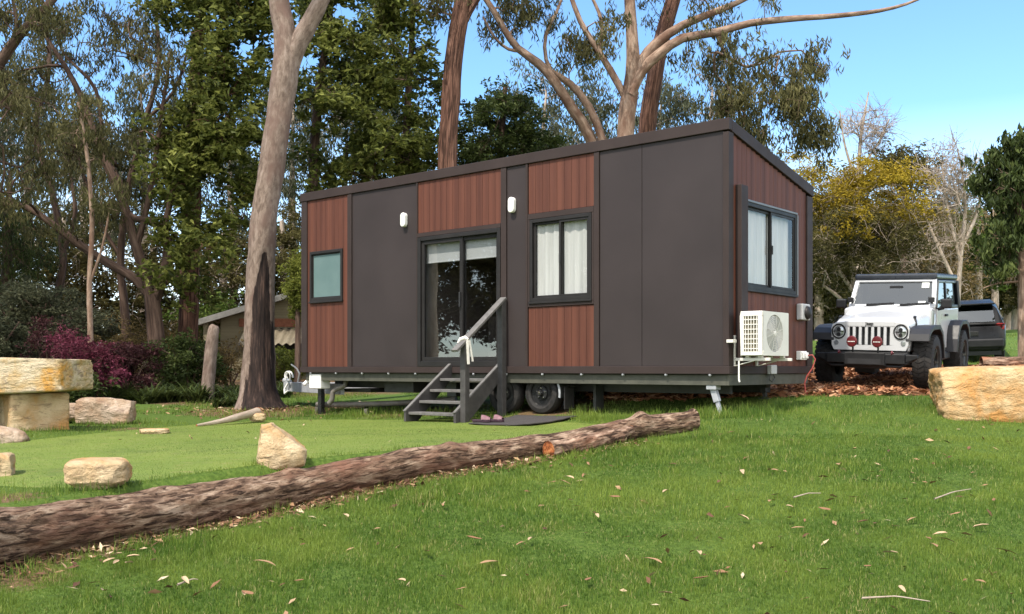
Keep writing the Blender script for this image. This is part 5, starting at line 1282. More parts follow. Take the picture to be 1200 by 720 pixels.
def build_shed():
    zb = g1(-6, 31) - .05
    t = thing('garden_shed', 'low olive green shed with a sloping roof half hidden by the big gum trunk', 'shed', (-6.0, 31.5, zb))
    B = lambda m, name, mat, **k: m.build(name, mat, t, **k)
    x0, x1 = -3.2, 3.6
    zt = lambda x: 1.95 + (x - x0) * .30
    m = MB(); m.prism([(x0, 0), (x1, 0), (x1, zt(x1)), (x0, zt(x0))], 'y', .0, 3.5)
    for k in range(16): z = .15 + k * .2; xx = max(x0, x0 + (z - 1.9) / .30) if z > 1.95 else x0; m.box((xx + .02, -.014, z), (x1 - .01, -.001, z + .185)) if xx < x1 - .2 and z + .185 < zt(x1) else None
    B(m, 'wall', M['shed_wall'])
    m = MB(); m.prism([(x0 - .75, zt(x0 - .75) + .02), (x1 + .4, zt(x1 + .4) + .02), (x1 + .4, zt(x1 + .4) + .13), (x0 - .75, zt(x0 - .75) + .13)], 'y', -.55, 3.9); B(m, 'roof', M['shed_roof'])
    m = MB(); m.prism([(x0 - .76, zt(x0 - .76) - .06), (x1 + .41, zt(x1 + .41) - .06), (x1 + .41, zt(x1 + .41) + .10), (x0 - .76, zt(x0 - .76) + .10)], 'y', -.60, -.555); B(m, 'barge_board', M['shed_roof'])
    m = MB(); m.box((-2.6, -.06, 1.70), (3.2, -.016, 1.96)); B(m, 'brick_band', M['brick'])
    m = MB(); m.box((-2.3, -.03, .65), (3.0, -.015, 1.66)); B(m, 'window', M['dark_hole'])
    m = MB(); n = 46; V = []
    for i in range(n * 4 + 1):
        x = -2.4 + 5.5 * i / (n * 4); d = .035 * math.sin(i * PI / 4); V += [(x, -.06, 1.66 + d), (x, -.95, 1.14 + d), (x, -.06, 1.645 + d), (x, -.95, 1.125 + d)]
    F_ = []
    for i in range(n * 4): a, b = i * 4, (i + 1) * 4; F_ += [(a, a + 1, b + 1, b), (a + 2, b + 2, b + 3, a + 3), (a + 1, a + 3, b + 3, b + 1)]
    m.add(V, F_); B(m, 'awning', M['awning'], smooth=True)
    m = MB()
    for x in (-2.35, 3.0): m.bar((x, -.92, 1.13), (x, -.03, .8), .05, .05)
    B(m, 'awning_strut', M['shed_roof'])
    m = MB(); m.box((-3.6, -.45, 0), (-3.48, -.33, zt(-3.5) - .05)); B(m, 'veranda_post', M['shed_wall'])


def build_edging():
    a, b = (9.35, 19.9), (13.6, 19.3); d = math.hypot(b[0] - a[0], b[1] - a[1]); n = 24
    pts = [np.array((a[0] + (b[0] - a[0]) * s, a[1] + (b[1] - a[1]) * s)) for s in np.linspace(0, 1, n)]
    z0 = g1(*pts[n // 2])
    o = bark_tubes('edging_log', [([(p[0] - pts[n // 2][0], p[1] - pts[n // 2][1], g1(*p) + .10 - z0) for p in pts], [.125] * n, 14, .12)], M['log_bark_red'])
    o.location = (pts[n // 2][0], pts[n // 2][1], z0); tag(o, 'long reddish log edging the bark bed behind the big sandstone block', 'log')
# ------------------------------------------------------------------ trees
def catmull(P, step):
    P = np.asarray(P, float); Q = []
    E = np.vstack([2 * P[0] - P[1], P, 2 * P[-1] - P[-2]])
    for i in range(1, len(E) - 2):
        a, b, c, d = E[i - 1], E[i], E[i + 1], E[i + 2]; n = max(2, int(np.linalg.norm((c - b)[:3]) / step))
        for k in range(n):
            t = k / n; Q.append(.5 * (2 * b + (c - a) * t + (2 * a - 5 * b + 4 * c - d) * t * t + (3 * b - a - 3 * c + d) * t ** 3))
    Q.append(P[-1]); return np.array(Q)


def leaves(name, C, spec, parent, rr, mat=None):
    """a crown: many single leaves, each bent along its midrib, gathered in clumps round the twig ends"""
    n = spec['n']; C = np.asarray(C); m = len(C)
    if m == 0 or n == 0: return None
    cn = np.maximum(4, (n * rr.uniform(.45, 1.5, m)).astype(int)); idx = np.repeat(np.arange(m), cn); N = len(idx)
    d = rr.normal(0, 1, (N, 3)); d /= np.linalg.norm(d, axis=1)[:, None]; rad_ = rr.random(N) ** .45 * spec['rc'] * np.repeat(rr.uniform(.65, 1.3, m), cn)
    fl = spec.get('flat', (1, 1, .7))
    # each clump is made of several small sprays
    sp = rr.normal(0, 1, (m, 7, 3)) * spec['rc'] * .52 * np.array(fl); pick = rr.integers(0, 7, N)
    o = C[idx] + sp[idx, pick] + d * (rad_ * .55)[:, None] * np.array(fl)
    st = spec['style']
    if st == 'gum':
        A = np.stack([rr.normal(0, .42, N), rr.normal(0, .42, N), -np.abs(rr.normal(.9, .3, N))], 1)
    elif st == 'fine':
        A = rr.normal(0, 1, (N, 3)); A[:, 2] = A[:, 2] * .7 + .35
    else:
        A = rr.normal(0, 1, (N, 3)); A[:, 2] = A[:, 2] * .5 - .25
    A /= np.linalg.norm(A, axis=1)[:, None]
    u = rr.normal(0, 1, (N, 3)); u[:, 2] += 1.1 if st == 'broad' else 0
    B = np.cross(A, u); B /= np.linalg.norm(B, axis=1)[:, None] + 1e-9; Nn = np.cross(B, A)
    l = spec['l'] * rr.uniform(.6, 1.3, N); w = spec['w'] * rr.uniform(.65, 1.25, N)
    A = A * l[:, None] * .5; B = B * w[:, None] * .5; k = (w * .22)[:, None]
    V = np.stack([o - A, o - A * .1 + B + Nn * k, o + A - Nn * k * .8, o - A * .1 - B + Nn * k], 1).reshape(-1, 3)
    b = np.arange(N)[:, None, None] * 4; Q = (b + np.array([[0, 1, 2], [0, 2, 3]])).reshape(-1, 3)
    ct = rr.normal(0, .16, m); hz = (o[:, 2] - C[idx][:, 2]) / spec['rc']
    tint = np.clip(.42 + ct[idx] + rr.normal(0, .17, N) + (rr.random(N) < spec.get('new', .05)) * .3, 0, 1)
    return link(name, quad_mesh(name, V, Q, {'tint': np.repeat(tint, 4)}, False), parent, mat or spec['mat'])


def tree(name, label, cat, stems, blobs, bark, spec, seed, group=None, tip=.011, twigs=5, droop=0.0, world=False, extra=None, bare=False, sides=10, twig_r=.0045, step=.35):
    rr = np.random.default_rng(seed)
    runs = []; NP, NR, NI = [], [], []         # node points, run number, index in the run
    ground_z = None
    for si, s in enumerate(stems):
        Q = np.array([[*(at(p[0], p[1], p[2]) if not world else p[:3]), p[3]] for p in s])
        if si == 0:
            gx, gy = Q[0, 0], Q[0, 1]; ground_z = g1(gx, gy)
            if abs(Q[0, 2] - ground_z) < 2.5: Q[0, 2] = ground_z - .15
            else: Q = np.vstack([[gx, gy, ground_z - .15, Q[0, 3] * 1.25], Q])
        Q = catmull(Q, step)
        wob = np.array([noise.noise_vector((q[0] * .7, q[1] * .7 + seed, q[2] * .7)) for q in Q]) * .05; wob[0] = 0
        Q[:, :3] += wob * np.clip(Q[:, 3:4] * 6, .3, 1.2) * (.45 if not world else 1)
        runs.append({'P': Q[:, :3], 'r': np.maximum(Q[:, 3], .008), 'par': None, 'fix': True, 'add': np.zeros(len(Q))})
        for k in range(len(Q)): NP.append(Q[k, :3]); NR.append(si); NI.append(k)
    org = np.array((gx, gy, ground_z))
    cl = []
    for bl in blobs:
        px, py, Y, rx, ry, rz, nc = bl[:7]; c = at(px, py, Y) if not world else np.array((px, py, Y)); sx = rx * Y / F if not world else rx; sz = ry * Y / F if not world else ry
        for k in range(nc):
            d = rr.normal(0, 1, 3); d /= np.linalg.norm(d); q = rr.random() ** .4
            cl.append((c + d * q * np.array((sx, rz, sz)), bl[7] if len(bl) > 7 else 0))
    if cl:
        start = np.array(NP); dist = [np.min(np.linalg.norm(start - c, axis=1)) for c, _ in cl]; order = np.argsort(dist)
    else: order = []
    NPa = np.array(NP); cen = [[], []]
    for oi in order:
        c, which = cl[oi]
        v = c - NPa; d = np.linalg.norm(v, axis=1); cost = d * (1 + .55 * (v[:, 2] < 0) + .25 * (v[:, 2] < -.5)) + np.where(np.array(NI) < 3, .6, 0)
        j = int(np.argmin(cost)); p = NPa[j]; L = d[j]
        if L < .12: cen[which].append(c); continue
        run, i0 = NR[j], NI[j]; rp = runs[run]['P']; t = rp[min(i0 + 1, len(rp) - 1)] - rp[max(i0 - 1, 0)]; t = t / (np.linalg.norm(t) + 1e-9)
        side = rr.normal(0, .16, 3) * L
        c1 = p + (t * .45 + (c - p) / L * .55) * L * .4 + side * .6; c2 = c + np.array((0, 0, (.18 if not droop else droop) * L)) - (c - p) * .28 + side
        n = max(4, int(L / .28)); T = np.linspace(0, 1, n)[:, None]
        Q = (1 - T) ** 3 * p + 3 * (1 - T) ** 2 * T * c1 + 3 * (1 - T) * T * T * c2 + T ** 3 * c
        Q[1:-1] += rr.normal(0, .022 * min(L, 1.5), (n - 2, 3))
        ri = len(runs); runs.append({'P': Q, 'r': None, 'par': (run, i0), 'fix': False, 'add': np.zeros(n)})
        NPa = np.vstack([NPa, Q[1:]]); NR += [ri] * (n - 1); NI += list(range(1, n)); cen[which].append(c)
    for k in range(len(runs) - 1, -1, -1):
        r_ = runs[k]
        if r_['par']:
            load = 1 + np.cumsum(r_['add'][::-1])[::-1]; r_['r'] = tip * load ** .46 * np.linspace(1.25, .8, len(load))
            runs[r_['par'][0]]['add'][r_['par'][1]] += load[0]
    for r_ in runs:
        if r_['par']: r_['r'] = np.minimum(r_['r'], .8 * runs[r_['par'][0]]['r'][r_['par'][1]])
    out = [(r_['P'] - org, r_['r'], (sides if r_['r'].max() > .05 else 6) if r_['r'].max() > .02 else 4, (.10 if r_['r'].max() > .05 else 0)) for r_ in runs]
    spec2 = extra or spec
    tw = []
    for c in cen[0] + cen[1]:
        for k in range(twigs):
            e = rr.normal(0, 1, 3); e[2] += .5 if bare else 0; e /= np.linalg.norm(e); q = spec['rc'] * rr.uniform(.5, 1.15); m_ = c + e * q * .5 + rr.normal(0, .12, 3) * q; f = c + e * q + np.array((0, 0, -.2 * q if not bare else .15 * q))
            tw.append((np.array([c, m_, f]) - org, np.array([twig_r * 1.3, twig_r, twig_r * .5]), 3, 0))
            if bare:
                for k2 in range(2): e2 = rr.normal(0, 1, 3) * q * .4 + e * q * .35; tw.append((np.array([m_, m_ + e2 * .6 + rr.normal(0, .04, 3), m_ + e2]) - org, np.array([twig_r, twig_r * .7, twig_r * .4]), 3, 0))
    o = thing(name, label, cat, tuple(org), 0, group)
    bark_tubes('trunk', out + tw, bark, o)
    if cen[0]: leaves('crown', np.array(cen[0]) - org, spec, o, rr)
    if cen[1]: leaves('blossom', np.array(cen[1]) - org, spec2, o, rr)
    return o


def copy_tree(o, loc, rz, s, label, group=None, cat=None):
    c = o.copy(); COL.objects.link(c); c.location = loc; c.rotation_euler = (0, 0, rz); c.scale = (s, s, s); c['label'] = label
    if group: c['group'] = group
    elif 'group' in c: del c['group']
    if cat: c['category'] = cat
    for ch in list(o.children): d = ch.copy(); COL.objects.link(d); d.parent = c
    return c


def S(style, mat, l, w, n, rc, flat=(1, 1, .7), new=.05): return dict(style=style, mat=M[mat], l=l, w=w, n=n, rc=rc, flat=flat, new=new)


def bush(label, px, Y, w, h, spec, bark, seed, ncl, name='shrub', cat='shrub', group=None, depth=None, top=None):
    """a shrub from the ground up: h and w in metres"""
    x = (px - 600) / F * Y; z = g1(x, Y); rr = random.Random(seed)
    st = []
    for k in range(5):
        a = rr.uniform(0, 6.28); e = rr.uniform(.15, .42) * w; st.append([(x + .03 * k, Y, z - .1, .022 + .01 * h), (x + e * .4 * math.cos(a), Y + e * .4 * math.sin(a), z + h * .35, .016 + .005 * h), (x + e * math.cos(a), Y + e * math.sin(a), z + h * .72, .012)])
    return tree(name, label, cat, st, [(x, Y, z + h * .52, w / 2, h * .47, (depth or w) / 2, ncl)] + ([(x, Y, z + h * .80, w / 2.6, h * .2, (depth or w) / 2.6, top, 1)] if top else []), M[bark], spec, seed, group, world=True, twigs=3)


def build_trees():
    gum = S('gum', 'leaf_gum', .18, .036, 125, .42, (1, 1, .8), .12)
    gumd = S('gum', 'leaf_gum', .22, .044, 150, .46, (1, 1, 1.1), .12)
    olive = S('gum', 'leaf_olive', .17, .028, 130, .55, (1, 1, .8))
    broad = S('broad', 'leaf_broad', .20, .095, 150, .50, (1, 1, .75), .30)
    dark = S('broad', 'leaf_dark', .15, .066, 250, .55)
    far = S('broad', 'leaf_olive', .30, .12, 110, .95, (1, 1, .7))
    # the big gum on the lawn
    t = tree('gum_tree', 'big smooth pinkish grey gum with a charred trunk base standing on the lawn', 'tree', [
        [(306, 480, 19, .44), (304, 462, 19, .34), (303, 400, 19, .29), (304, 330, 19, .268), (309, 260, 19, .252), (317, 200, 19, .238), (327, 130, 19, .236), (334, 85, 19, .25), (333, 40, 19, .205), (327, 0, 19, .185), (322, -80, 19, .16), (315, -190, 19, .11), (310, -280, 19, .06)],
        [(335, 90, 19, .20), (345, 58, 19, .185), (360, 30, 19, .17), (376, 0, 19, .155), (402, -60, 19.3, .13), (440, -150, 19.6, .08)]],
        [(320, -210, 19, 120, 70, 2.5, 26), (440, -160, 19.6, 70, 60, 1.6, 14)], M['charred_gum_bark'], gum, 101, sides=56, step=.09)
    # the fire scar: a charred, sunken streak up one side, and roots flaring at the foot
    tr = [c for c in t.children if c.name.startswith('trunk')][0]; me = tr.data; n = len(me.vertices); co = np.empty(n * 3, np.float32); me.vertices.foreach_get('co', co); co = co.reshape(-1, 3)
    o = np.array(t.location); hs = np.array([0, .25, 1.3, 2.4, 3.5]); ax = np.array([at(306, 480, 19)[:2], at(304, 462, 19)[:2], at(303, 400, 19)[:2], at(304, 330, 19)[:2], at(309, 260, 19)[:2]]) - o[:2]
    h = co[:, 2]; cx = np.interp(h, hs, ax[:, 0]); cy = np.interp(h, hs, ax[:, 1]); dx, dy = co[:, 0] - cx, co[:, 1] - cy; ph = np.degrees(np.arctan2(dx, -dy)); low = (h < 3.4) & (np.hypot(dx, dy) < .9)
    hh = np.clip(h / 2.95, 0, 1); cen = 40 - 12 * hh; wid = 68 * (1 - hh) ** .65 + 5; nz = np.array([noise.noise((p[0] * 3, p[1] * 3, p[2] * 1.1)) for p in co]) * 22
    ch = np.clip((wid - np.abs(ph - cen) + nz) / 16 + .5, 0, 1) * low * (h < 2.95); strip = np.clip(1 - np.abs(ph - 62 - 6 * hh) / 13, 0, 1) * (h > .35) * low; ch = np.clip(ch - .45 * strip, 0, 1)
    at_ = me.attributes.new('char', 'FLOAT', 'POINT'); at_.data.foreach_set('value', ch.astype(np.float32))
    fl = np.exp(-np.clip(h, 0, 9) / .30) * (.10 + .30 * np.clip(np.cos(np.radians((ph - 75) * 1.0)), 0, 1) ** 3 + .16 * np.clip(np.cos(np.radians((ph + 60) * 1.0)), 0, 1) ** 4) * low
    k = 1 + fl - .10 * ch * np.clip((h - .1) / .4, 0, 1); co[:, 0] = np.where(low, cx + dx * k, co[:, 0]); co[:, 1] = np.where(low, cy + dy * k, co[:, 1]); me.vertices.foreach_set('co', co.ravel()); me.update()
    # red stringybark trunks
    tree('stringybark_tree', 'tall straight reddish trunk rising right behind the house roof', 'tree', [
        [(528, 470, 26, .32), (524, 300, 26, .27), (524, 195, 26, .25), (527, 130, 26, .245), (533, 60, 26, .235), (543, 0, 26, .225), (552, -80, 26, .19), (560, -180, 26, .12)], [(535, 45, 26, .12), (549, 15, 26, .10), (572, -20, 26, .08), (600, -60, 26, .05)]],
        [(520, 8, 26, 34, 18, 1.0, 9), (575, -60, 26, 60, 40, 1.6, 16), (545, -160, 26, 80, 60, 2, 16)], M['red_bark'], gum, 102, sides=18)
    tree('broadleaf_tree', 'thick reddish trunk with bright green broad leaves, left of the big gum', 'tree', [
        [(214, 445, 25, .30), (220, 400, 25, .25), (222, 330, 25, .24), (225, 230, 25, .225), (228, 120, 25, .18), (235, 20, 25, .13), (240, -60, 25, .08)]],
        [(245, 165, 24.2, 58, 60, 1.2, 27), (208, 190, 23.9, 32, 50, .9, 16), (270, 90, 24.5, 55, 65, 1.3, 24), (240, 275, 24, 40, 26, .8, 9), (250, 15, 25, 70, 45, 1.5, 20), (290, 200, 25, 30, 60, .9, 10), (300, 20, 25, 40, 40, 1.2, 12), (215, 330, 24, 26, 22, .8, 4)], M['red_bark'], broad, 103, sides=16)
    tree('broadleaf_tree', 'tall dense dark green tree between the gum and the red trunk', 'tree', [
        [(366, 445, 27, .17), (366, 300, 27, .15), (370, 150, 27, .13), (385, 30, 27, .09), (395, -60, 27, .06)], [(372, 440, 27, .15), (420, 320, 27, .13), (468, 200, 27.2, .11), (480, 90, 27, .09), (485, 0, 27, .06)]],
        [(400, 120, 26.4, 50, 105, 1.6, 34), (468, 85, 26.8, 50, 85, 1.6, 30), (440, 185, 26.6, 65, 36, 1.4, 20), (395, 20, 26.5, 60, 45, 1.6, 18), (362, 210, 26.6, 18, 40, .7, 5), (455, 10, 27, 60, 30, 1.6, 14), (490, 170, 27, 28, 35, .9, 9)], M['dark_bark'], broad, 104)
    tree('broadleaf_tree', 'dark rounded tree behind the roof right of the red trunk', 'tree', [
        [(585, 450, 31, .18), (585, 250, 31, .15), (588, 160, 31, .11), (592, 100, 31, .07)]],
        [(588, 150, 31, 42, 50, 1.5, 34), (550, 180, 31, 34, 30, 1.3, 16), (622, 180, 31, 26, 32, 1.2, 14)], M['dark_bark'], dark, 105)
    # forked gum and its neighbours at the left
    tree('gum_tree', 'forked dark gum at the left with a long limb arching towards the frame edge', 'tree', [
        [(187, 448, 24, .24), (183, 400, 24, .205), (180, 362, 24, .19), (176, 340, 24, .16), (168, 318, 24, .135), (160, 290, 24, .125), (152, 262, 24, .12), (143, 235, 24, .11), (128, 200, 24, .10), (112, 160, 24, .085), (98, 120, 24, .075), (78, 80, 24, .06), (55, 45, 24, .045), (38, 0, 24, .03)],
        [(178, 350, 24, .13), (165, 334, 24, .12), (150, 322, 24, .115), (120, 305, 24, .105), (90, 285, 24, .10), (62, 263, 24, .085), (30, 243, 24, .07), (0, 239, 24, .06), (-40, 232, 24, .04)],
        [(182, 352, 24, .13), (192, 322, 24, .125), (197, 292, 24, .12), (191, 270, 24, .11), (174, 258, 24, .10), (158, 256, 24, .08), (140, 240, 24, .05)],
        [(192, 272, 24, .08), (200, 235, 24, .075), (211, 190, 24, .065), (226, 140, 24, .05)], [(160, 290, 24, .08), (172, 245, 24, .07), (180, 200, 24, .06), (190, 130, 24, .045), (200, 60, 24, .03)]],
        [(60, 175, 24.6, 60, 48, 1.3, 11), (135, 150, 24.6, 48, 50, 1.2, 10), (40, 100, 24.6, 50, 45, 1.2, 9), (150, 62, 24.5, 60, 40, 1.4, 11), (190, 115, 24, 25, 40, 1.2, 8), (20, 250, 24, 40, 22, 1.2, 6), (105, 250, 24, 55, 36, 1.4, 9), (90, 15, 24, 80, 28, 1.6, 12), (150, 215, 24.5, 40, 30, 1.2, 6)], M['dark_bark'], gum, 106, tip=.017)
    tree('gum_tree', 'thin twisting dark gum stem between the forked gum and the slim sapling', 'tree', [
        [(138, 452, 27, .13), (148, 390, 27, .12), (141, 310, 27, .105), (150, 225, 27, .09), (168, 150, 27, .075), (186, 80, 27, .06), (182, 0, 27, .045), (190, -60, 27, .03)], [(149, 228, 27, .07), (122, 172, 27, .06), (112, 105, 27, .05), (72, 58, 27, .035), (60, 0, 27, .025)], [(141, 300, 27, .06), (118, 262, 27, .05), (96, 200, 27, .04), (84, 150, 27, .03)], [(172, 140, 27, .05), (205, 105, 27, .04), (222, 50, 27, .03)]],
        [(180, 40, 27, 40, 34, 1.2, 8), (90, 60, 27, 40, 30, 1.2, 7), (85, 190, 27, 30, 34, 1.1, 6), (215, 80, 27, 24, 30, 1, 4)], M['dark_bark'], gum, 126, tip=.016)
    tree('gum_tree', 'thin crooked gum stem standing between the slim sapling and the left frame edge', 'tree', [
        [(66, 455, 29, .14), (60, 385, 29, .125), (74, 305, 29, .11), (60, 222, 29, .09), (42, 150, 29, .075), (58, 80, 29, .06), (50, 0, 29, .045)], [(72, 300, 29, .07), (88, 250, 29, .06), (82, 190, 29, .045), (100, 140, 29, .03)], [(44, 152, 29, .05), (15, 120, 29, .04), (-10, 60, 29, .03)]],
        [(60, 60, 29, 34, 34, 1.2, 7), (20, 110, 29, 30, 26, 1.1, 5), (94, 170, 29, 22, 26, 1, 4)], M['dark_bark'], gum, 127, tip=.016)
    tree('gum_tree', 'gum whose dark branch crosses the top corner above the stacked stones', 'tree', [
        [(-70, 470, 22, .28), (-60, 300, 22, .22), (-35, 160, 22, .16), (-12, 95, 22, .125), (8, 62, 22, .115), (30, 33, 22, .10), (62, 0, 22, .085), (95, -50, 22, .06)], [(10, 60, 22, .05), (20, 30, 22, .045), (16, 5, 22, .04), (10, -40, 22, .03)]],
        [(25, 140, 22, 45, 55, 1.3, 11), (60, 40, 22, 40, 26, 1.2, 7), (5, 10, 22, 40, 20, 1.2, 6), (-40, 60, 22, 40, 80, 1.5, 14), (15, 205, 22, 40, 28, 1.2, 5)], M['dark_bark'], gum, 107, tip=.016)
    tree('sapling', 'slim pinkish sapling stem rising from the magenta shrub', 'tree', [
        [(104, 458, 21, .07), (106, 400, 21, .062), (105, 330, 21, .055), (108, 260, 21, .05), (103, 190, 21, .04), (92, 120, 21, .03)], [(106, 330, 21, .03), (120, 290, 21, .025), (128, 250, 21, .02)]],
        [(98, 150, 21, 26, 40, .9, 7), (112, 230, 21, 24, 24, .8, 4)], M['pale_bark'], gum, 108)
    tree('dead_trunk', 'leaning pale dead trunk without branches in front of the shed', 'tree', [
        [(243, 470, 22, .165), (244, 450, 22, .145), (246, 420, 22, .14), (249, 395, 22, .13), (251, 384, 22, .115), (252, 381, 22, .06)]], [], M['gum_bark'], gum, 109, sides=16)
    tree('conifer', 'dense dark hanging tree at the left edge over the stacked stones', 'tree', [
        [(5, 450, 28, .2), (8, 330, 28, .16), (10, 240, 28, .1), (12, 200, 28, .05)]],
        [(10, 285, 28, 30, 50, 1.6, 17), (-20, 330, 28, 40, 60, 1.6, 12), (36, 310, 28, 20, 30, 1.2, 5)], M['dark_bark'], S('gum', 'leaf_dark', .17, .026, 220, .6, (1, 1, 1.2)), 110)
    tree('conifer', 'yellow green conifer squeezed between the shed and the left end of the house', 'tree', [
        [(349, 450, 24, .08), (349, 360, 24, .06), (349, 305, 24, .02)]],
        [(352, 345, 24, 9, 30, .5, 14), (353, 312, 24, 6, 14, .3, 6)], M['dark_bark'], S('fine', 'leaf_conifer', .09, .035, 330, .28, (1, 1, 1.2), .1), 111)
    # pale gums behind the roof
    tree('gum_tree', 'spreading pale gum behind the roof with a long limb reaching right across the sky', 'tree', [
        [(728, 455, 28, .32), (731, 260, 28, .27), (733, 160, 28, .25), (737, 120, 28, .235), (741, 88, 28, .21), (741, 45, 28, .17), (738, 0, 28, .15), (734, -70, 28, .11)],
        [(740, 100, 28, .16), (752, 72, 28, .15), (770, 50, 28, .14), (800, 30, 28, .12), (830, 17, 28, .10), (862, 4, 28, .08), (905, -18, 28, .06)],
        [(738, 112, 27.9, .16), (752, 84, 27.9, .15), (774, 62, 27.8, .14), (800, 45, 27.8, .125), (840, 38, 27.7, .11), (880, 27, 27.7, .10), (930, 22, 27.6, .085), (980, 19, 27.6, .07), (1030, 13, 27.5, .055), (1062, 5, 27.5, .04), (1088, -6, 27.5, .025)],
        [(735, 118, 28, .11), (716, 84, 28, .095), (696, 52, 28, .085), (680, 25, 28, .075), (667, -10, 28, .06)],
        [(700, 60, 28, .06), (706, 40, 28, .055), (702, 15, 28, .05), (690, -10, 28, .04)]],
        [(865, 105, 27.6, 46, 38, 1.5, 17), (915, 105, 27.5, 34, 45, 1.4, 17), (950, 150, 27.5, 26, 30, 1.1, 10), (885, 160, 28, 44, 26, 1.4, 11), (960, 75, 27.5, 22, 20, .9, 4), (830, 70, 28, 34, 22, 1.2, 6), (700, 45, 28, 34, 26, 1.2, 6), (850, 10, 27.8, 50, 14, 1.2, 6), (800, -60, 28, 120, 40, 2, 16)], M['pale_bark'], gumd, 112, sides=16)
    tree('gum_tree', 'pale gum leaning left over the roof in two thin stems', 'tree', [
        [(735, 455, 28.6, .24), (725, 260, 28.6, .20), (694, 166, 28.5, .17), (672, 130, 28.2, .15), (650, 96, 28, .135), (632, 75, 28, .125), (607, 57, 28, .105), (591, 35, 28, .095), (578, 12, 28, .085), (560, -14, 28, .07)],
        [(726, 240, 28.5, .14), (706, 165, 28.3, .12), (690, 126, 28.2, .11), (668, 98, 28.1, .10), (645, 84, 28, .085)], [(655, 100, 28, .06), (640, 70, 28, .055), (640, 40, 28, .05), (652, 15, 28, .045), (664, -15, 28, .03)], [(610, 60, 28, .05), (596, 58, 28, .045), (580, 45, 28, .04), (566, 20, 28, .03)]],
        [(618, 18, 28, 36, 18, 1.2, 9), (672, 62, 28, 28, 20, 1.0, 5), (575, 30, 28, 18, 18, .9, 3), (600, -50, 28, 60, 30, 1.5, 10)], M['pale_bark'], gumd, 113, sides=14)
    tree('gum_tree', 'brownish thicker trunk right behind the spreading pale gum', 'tree', [
        [(752, 455, 30, .34), (755, 260, 30, .29), (758, 155, 30, .26), (765, 100, 30, .25), (776, 45, 30, .235), (789, 0, 30, .22), (806, -70, 30, .17)]],
        [(800, -90, 30, 70, 50, 2, 16), (760, 20, 30, 30, 20, 1, 3)], M['red_bark'], gum, 114, sides=16)
    # right side
    pale_fol = S('fine', 'leaf_olive', .17, .055, 200, .75)
    tree('wattle_tree', 'yellow flowering wattle with a thin pale trunk behind the white car', 'tree', [
        [(1006, 440, 38, .17), (1004, 370, 38, .15), (1000, 320, 38, .12), (996, 280, 38, .09), (990, 240, 38, .05)], [(1004, 375, 38, .10), (1022, 335, 38, .08), (1040, 290, 38, .06), (1045, 250, 38, .04)], [(1002, 345, 38, .08), (980, 310, 38, .07), (968, 270, 38, .05), (962, 240, 38, .03)], [(1005, 380, 38, .08), (985, 350, 38, .07), (965, 335, 38, .05)]],
        [(1022, 212, 38, 42, 20, 1.8, 22, 1), (982, 238, 38, 26, 26, 1.6, 9, 1), (1046, 245, 38, 30, 18, 1.6, 8, 1), (958, 235, 38, 12, 22, 1.2, 6, 1), (1000, 280, 38, 56, 46, 2, 30), (1060, 285, 38, 40, 40, 1.8, 18), (965, 300, 38, 22, 50, 1.6, 12), (1020, 335, 38, 45, 20, 1.6, 8), (1015, 255, 38, 50, 18, 1.8, 9, 1), (1070, 262, 38, 18, 14, 1.4, 4, 1), (975, 275, 38, 18, 14, 1.2, 4, 1), (945, 205, 38, 12, 30, 1, 4, 1)], M['bare_bark'], pale_fol, 120, extra=S('fine', 'leaf_yellow', .15, .06, 210, .62, (1.1, 1.1, .6)), twigs=5, twig_r=.009, tip=.014)
    tree('gum_tree', 'dark olive crown standing up behind the yellow wattle', 'tree', [
        [(1062, 440, 46, .25), (1060, 320, 46, .2), (1060, 240, 46, .12), (1062, 190, 46, .06)]],
        [(1062, 198, 46, 36, 18, 1.8, 16), (1040, 190, 46, 22, 12, 1.2, 6), (1085, 225, 46, 14, 16, 1, 4)], M['dark_bark'], S('broad', 'leaf_olive', .22, .09, 150, .75), 121)
    bare = S('fine', 'leaf_ochre', .14, .04, 12, .9)
    tree('bare_tree', 'bare grey tree with fine upright twigs, right of the yellow wattle', 'tree', [
        [(1120, 440, 42, .15), (1122, 360, 42, .115), (1126, 300, 42, .09), (1131, 250, 42, .065), (1128, 205, 42, .045), (1122, 175, 42, .03)], [(1123, 340, 42, .09), (1100, 290, 42, .07), (1080, 245, 42, .04)], [(1127, 290, 42, .08), (1145, 250, 42, .06), (1152, 205, 42, .03)], [(1126, 310, 42, .07), (1110, 240, 42, .05), (1104, 190, 42, .03)]],
        [(1115, 215, 42, 32, 42, 1.6, 30), (1135, 225, 42, 20, 40, 1.4, 14), (1090, 290, 42, 36, 34, 1.6, 12)], M['bare_bark'], bare, 122, bare=True, twigs=9, twig_r=.011, tip=.016)
    tree('bare_tree', 'thin bare twigs standing above the yellow wattle against the sky', 'tree', [
        [(1008, 440, 47, .2), (1006, 300, 47, .15), (1005, 215, 47, .10), (1009, 160, 47, .07), (1018, 108, 47, .03)], [(1005, 220, 47, .07), (990, 170, 47, .05), (984, 130, 47, .03)], [(1006, 200, 47, .07), (1028, 170, 47, .05), (1042, 140, 47, .03)]],
        [(1008, 158, 47, 26, 36, 1.5, 20), (1034, 165, 47, 16, 22, 1.2, 8)], M['bare_bark'], S('fine', 'leaf_ochre', .14, .04, 0, .95), 123, bare=True, twigs=8, twig_r=.011, tip=.016)
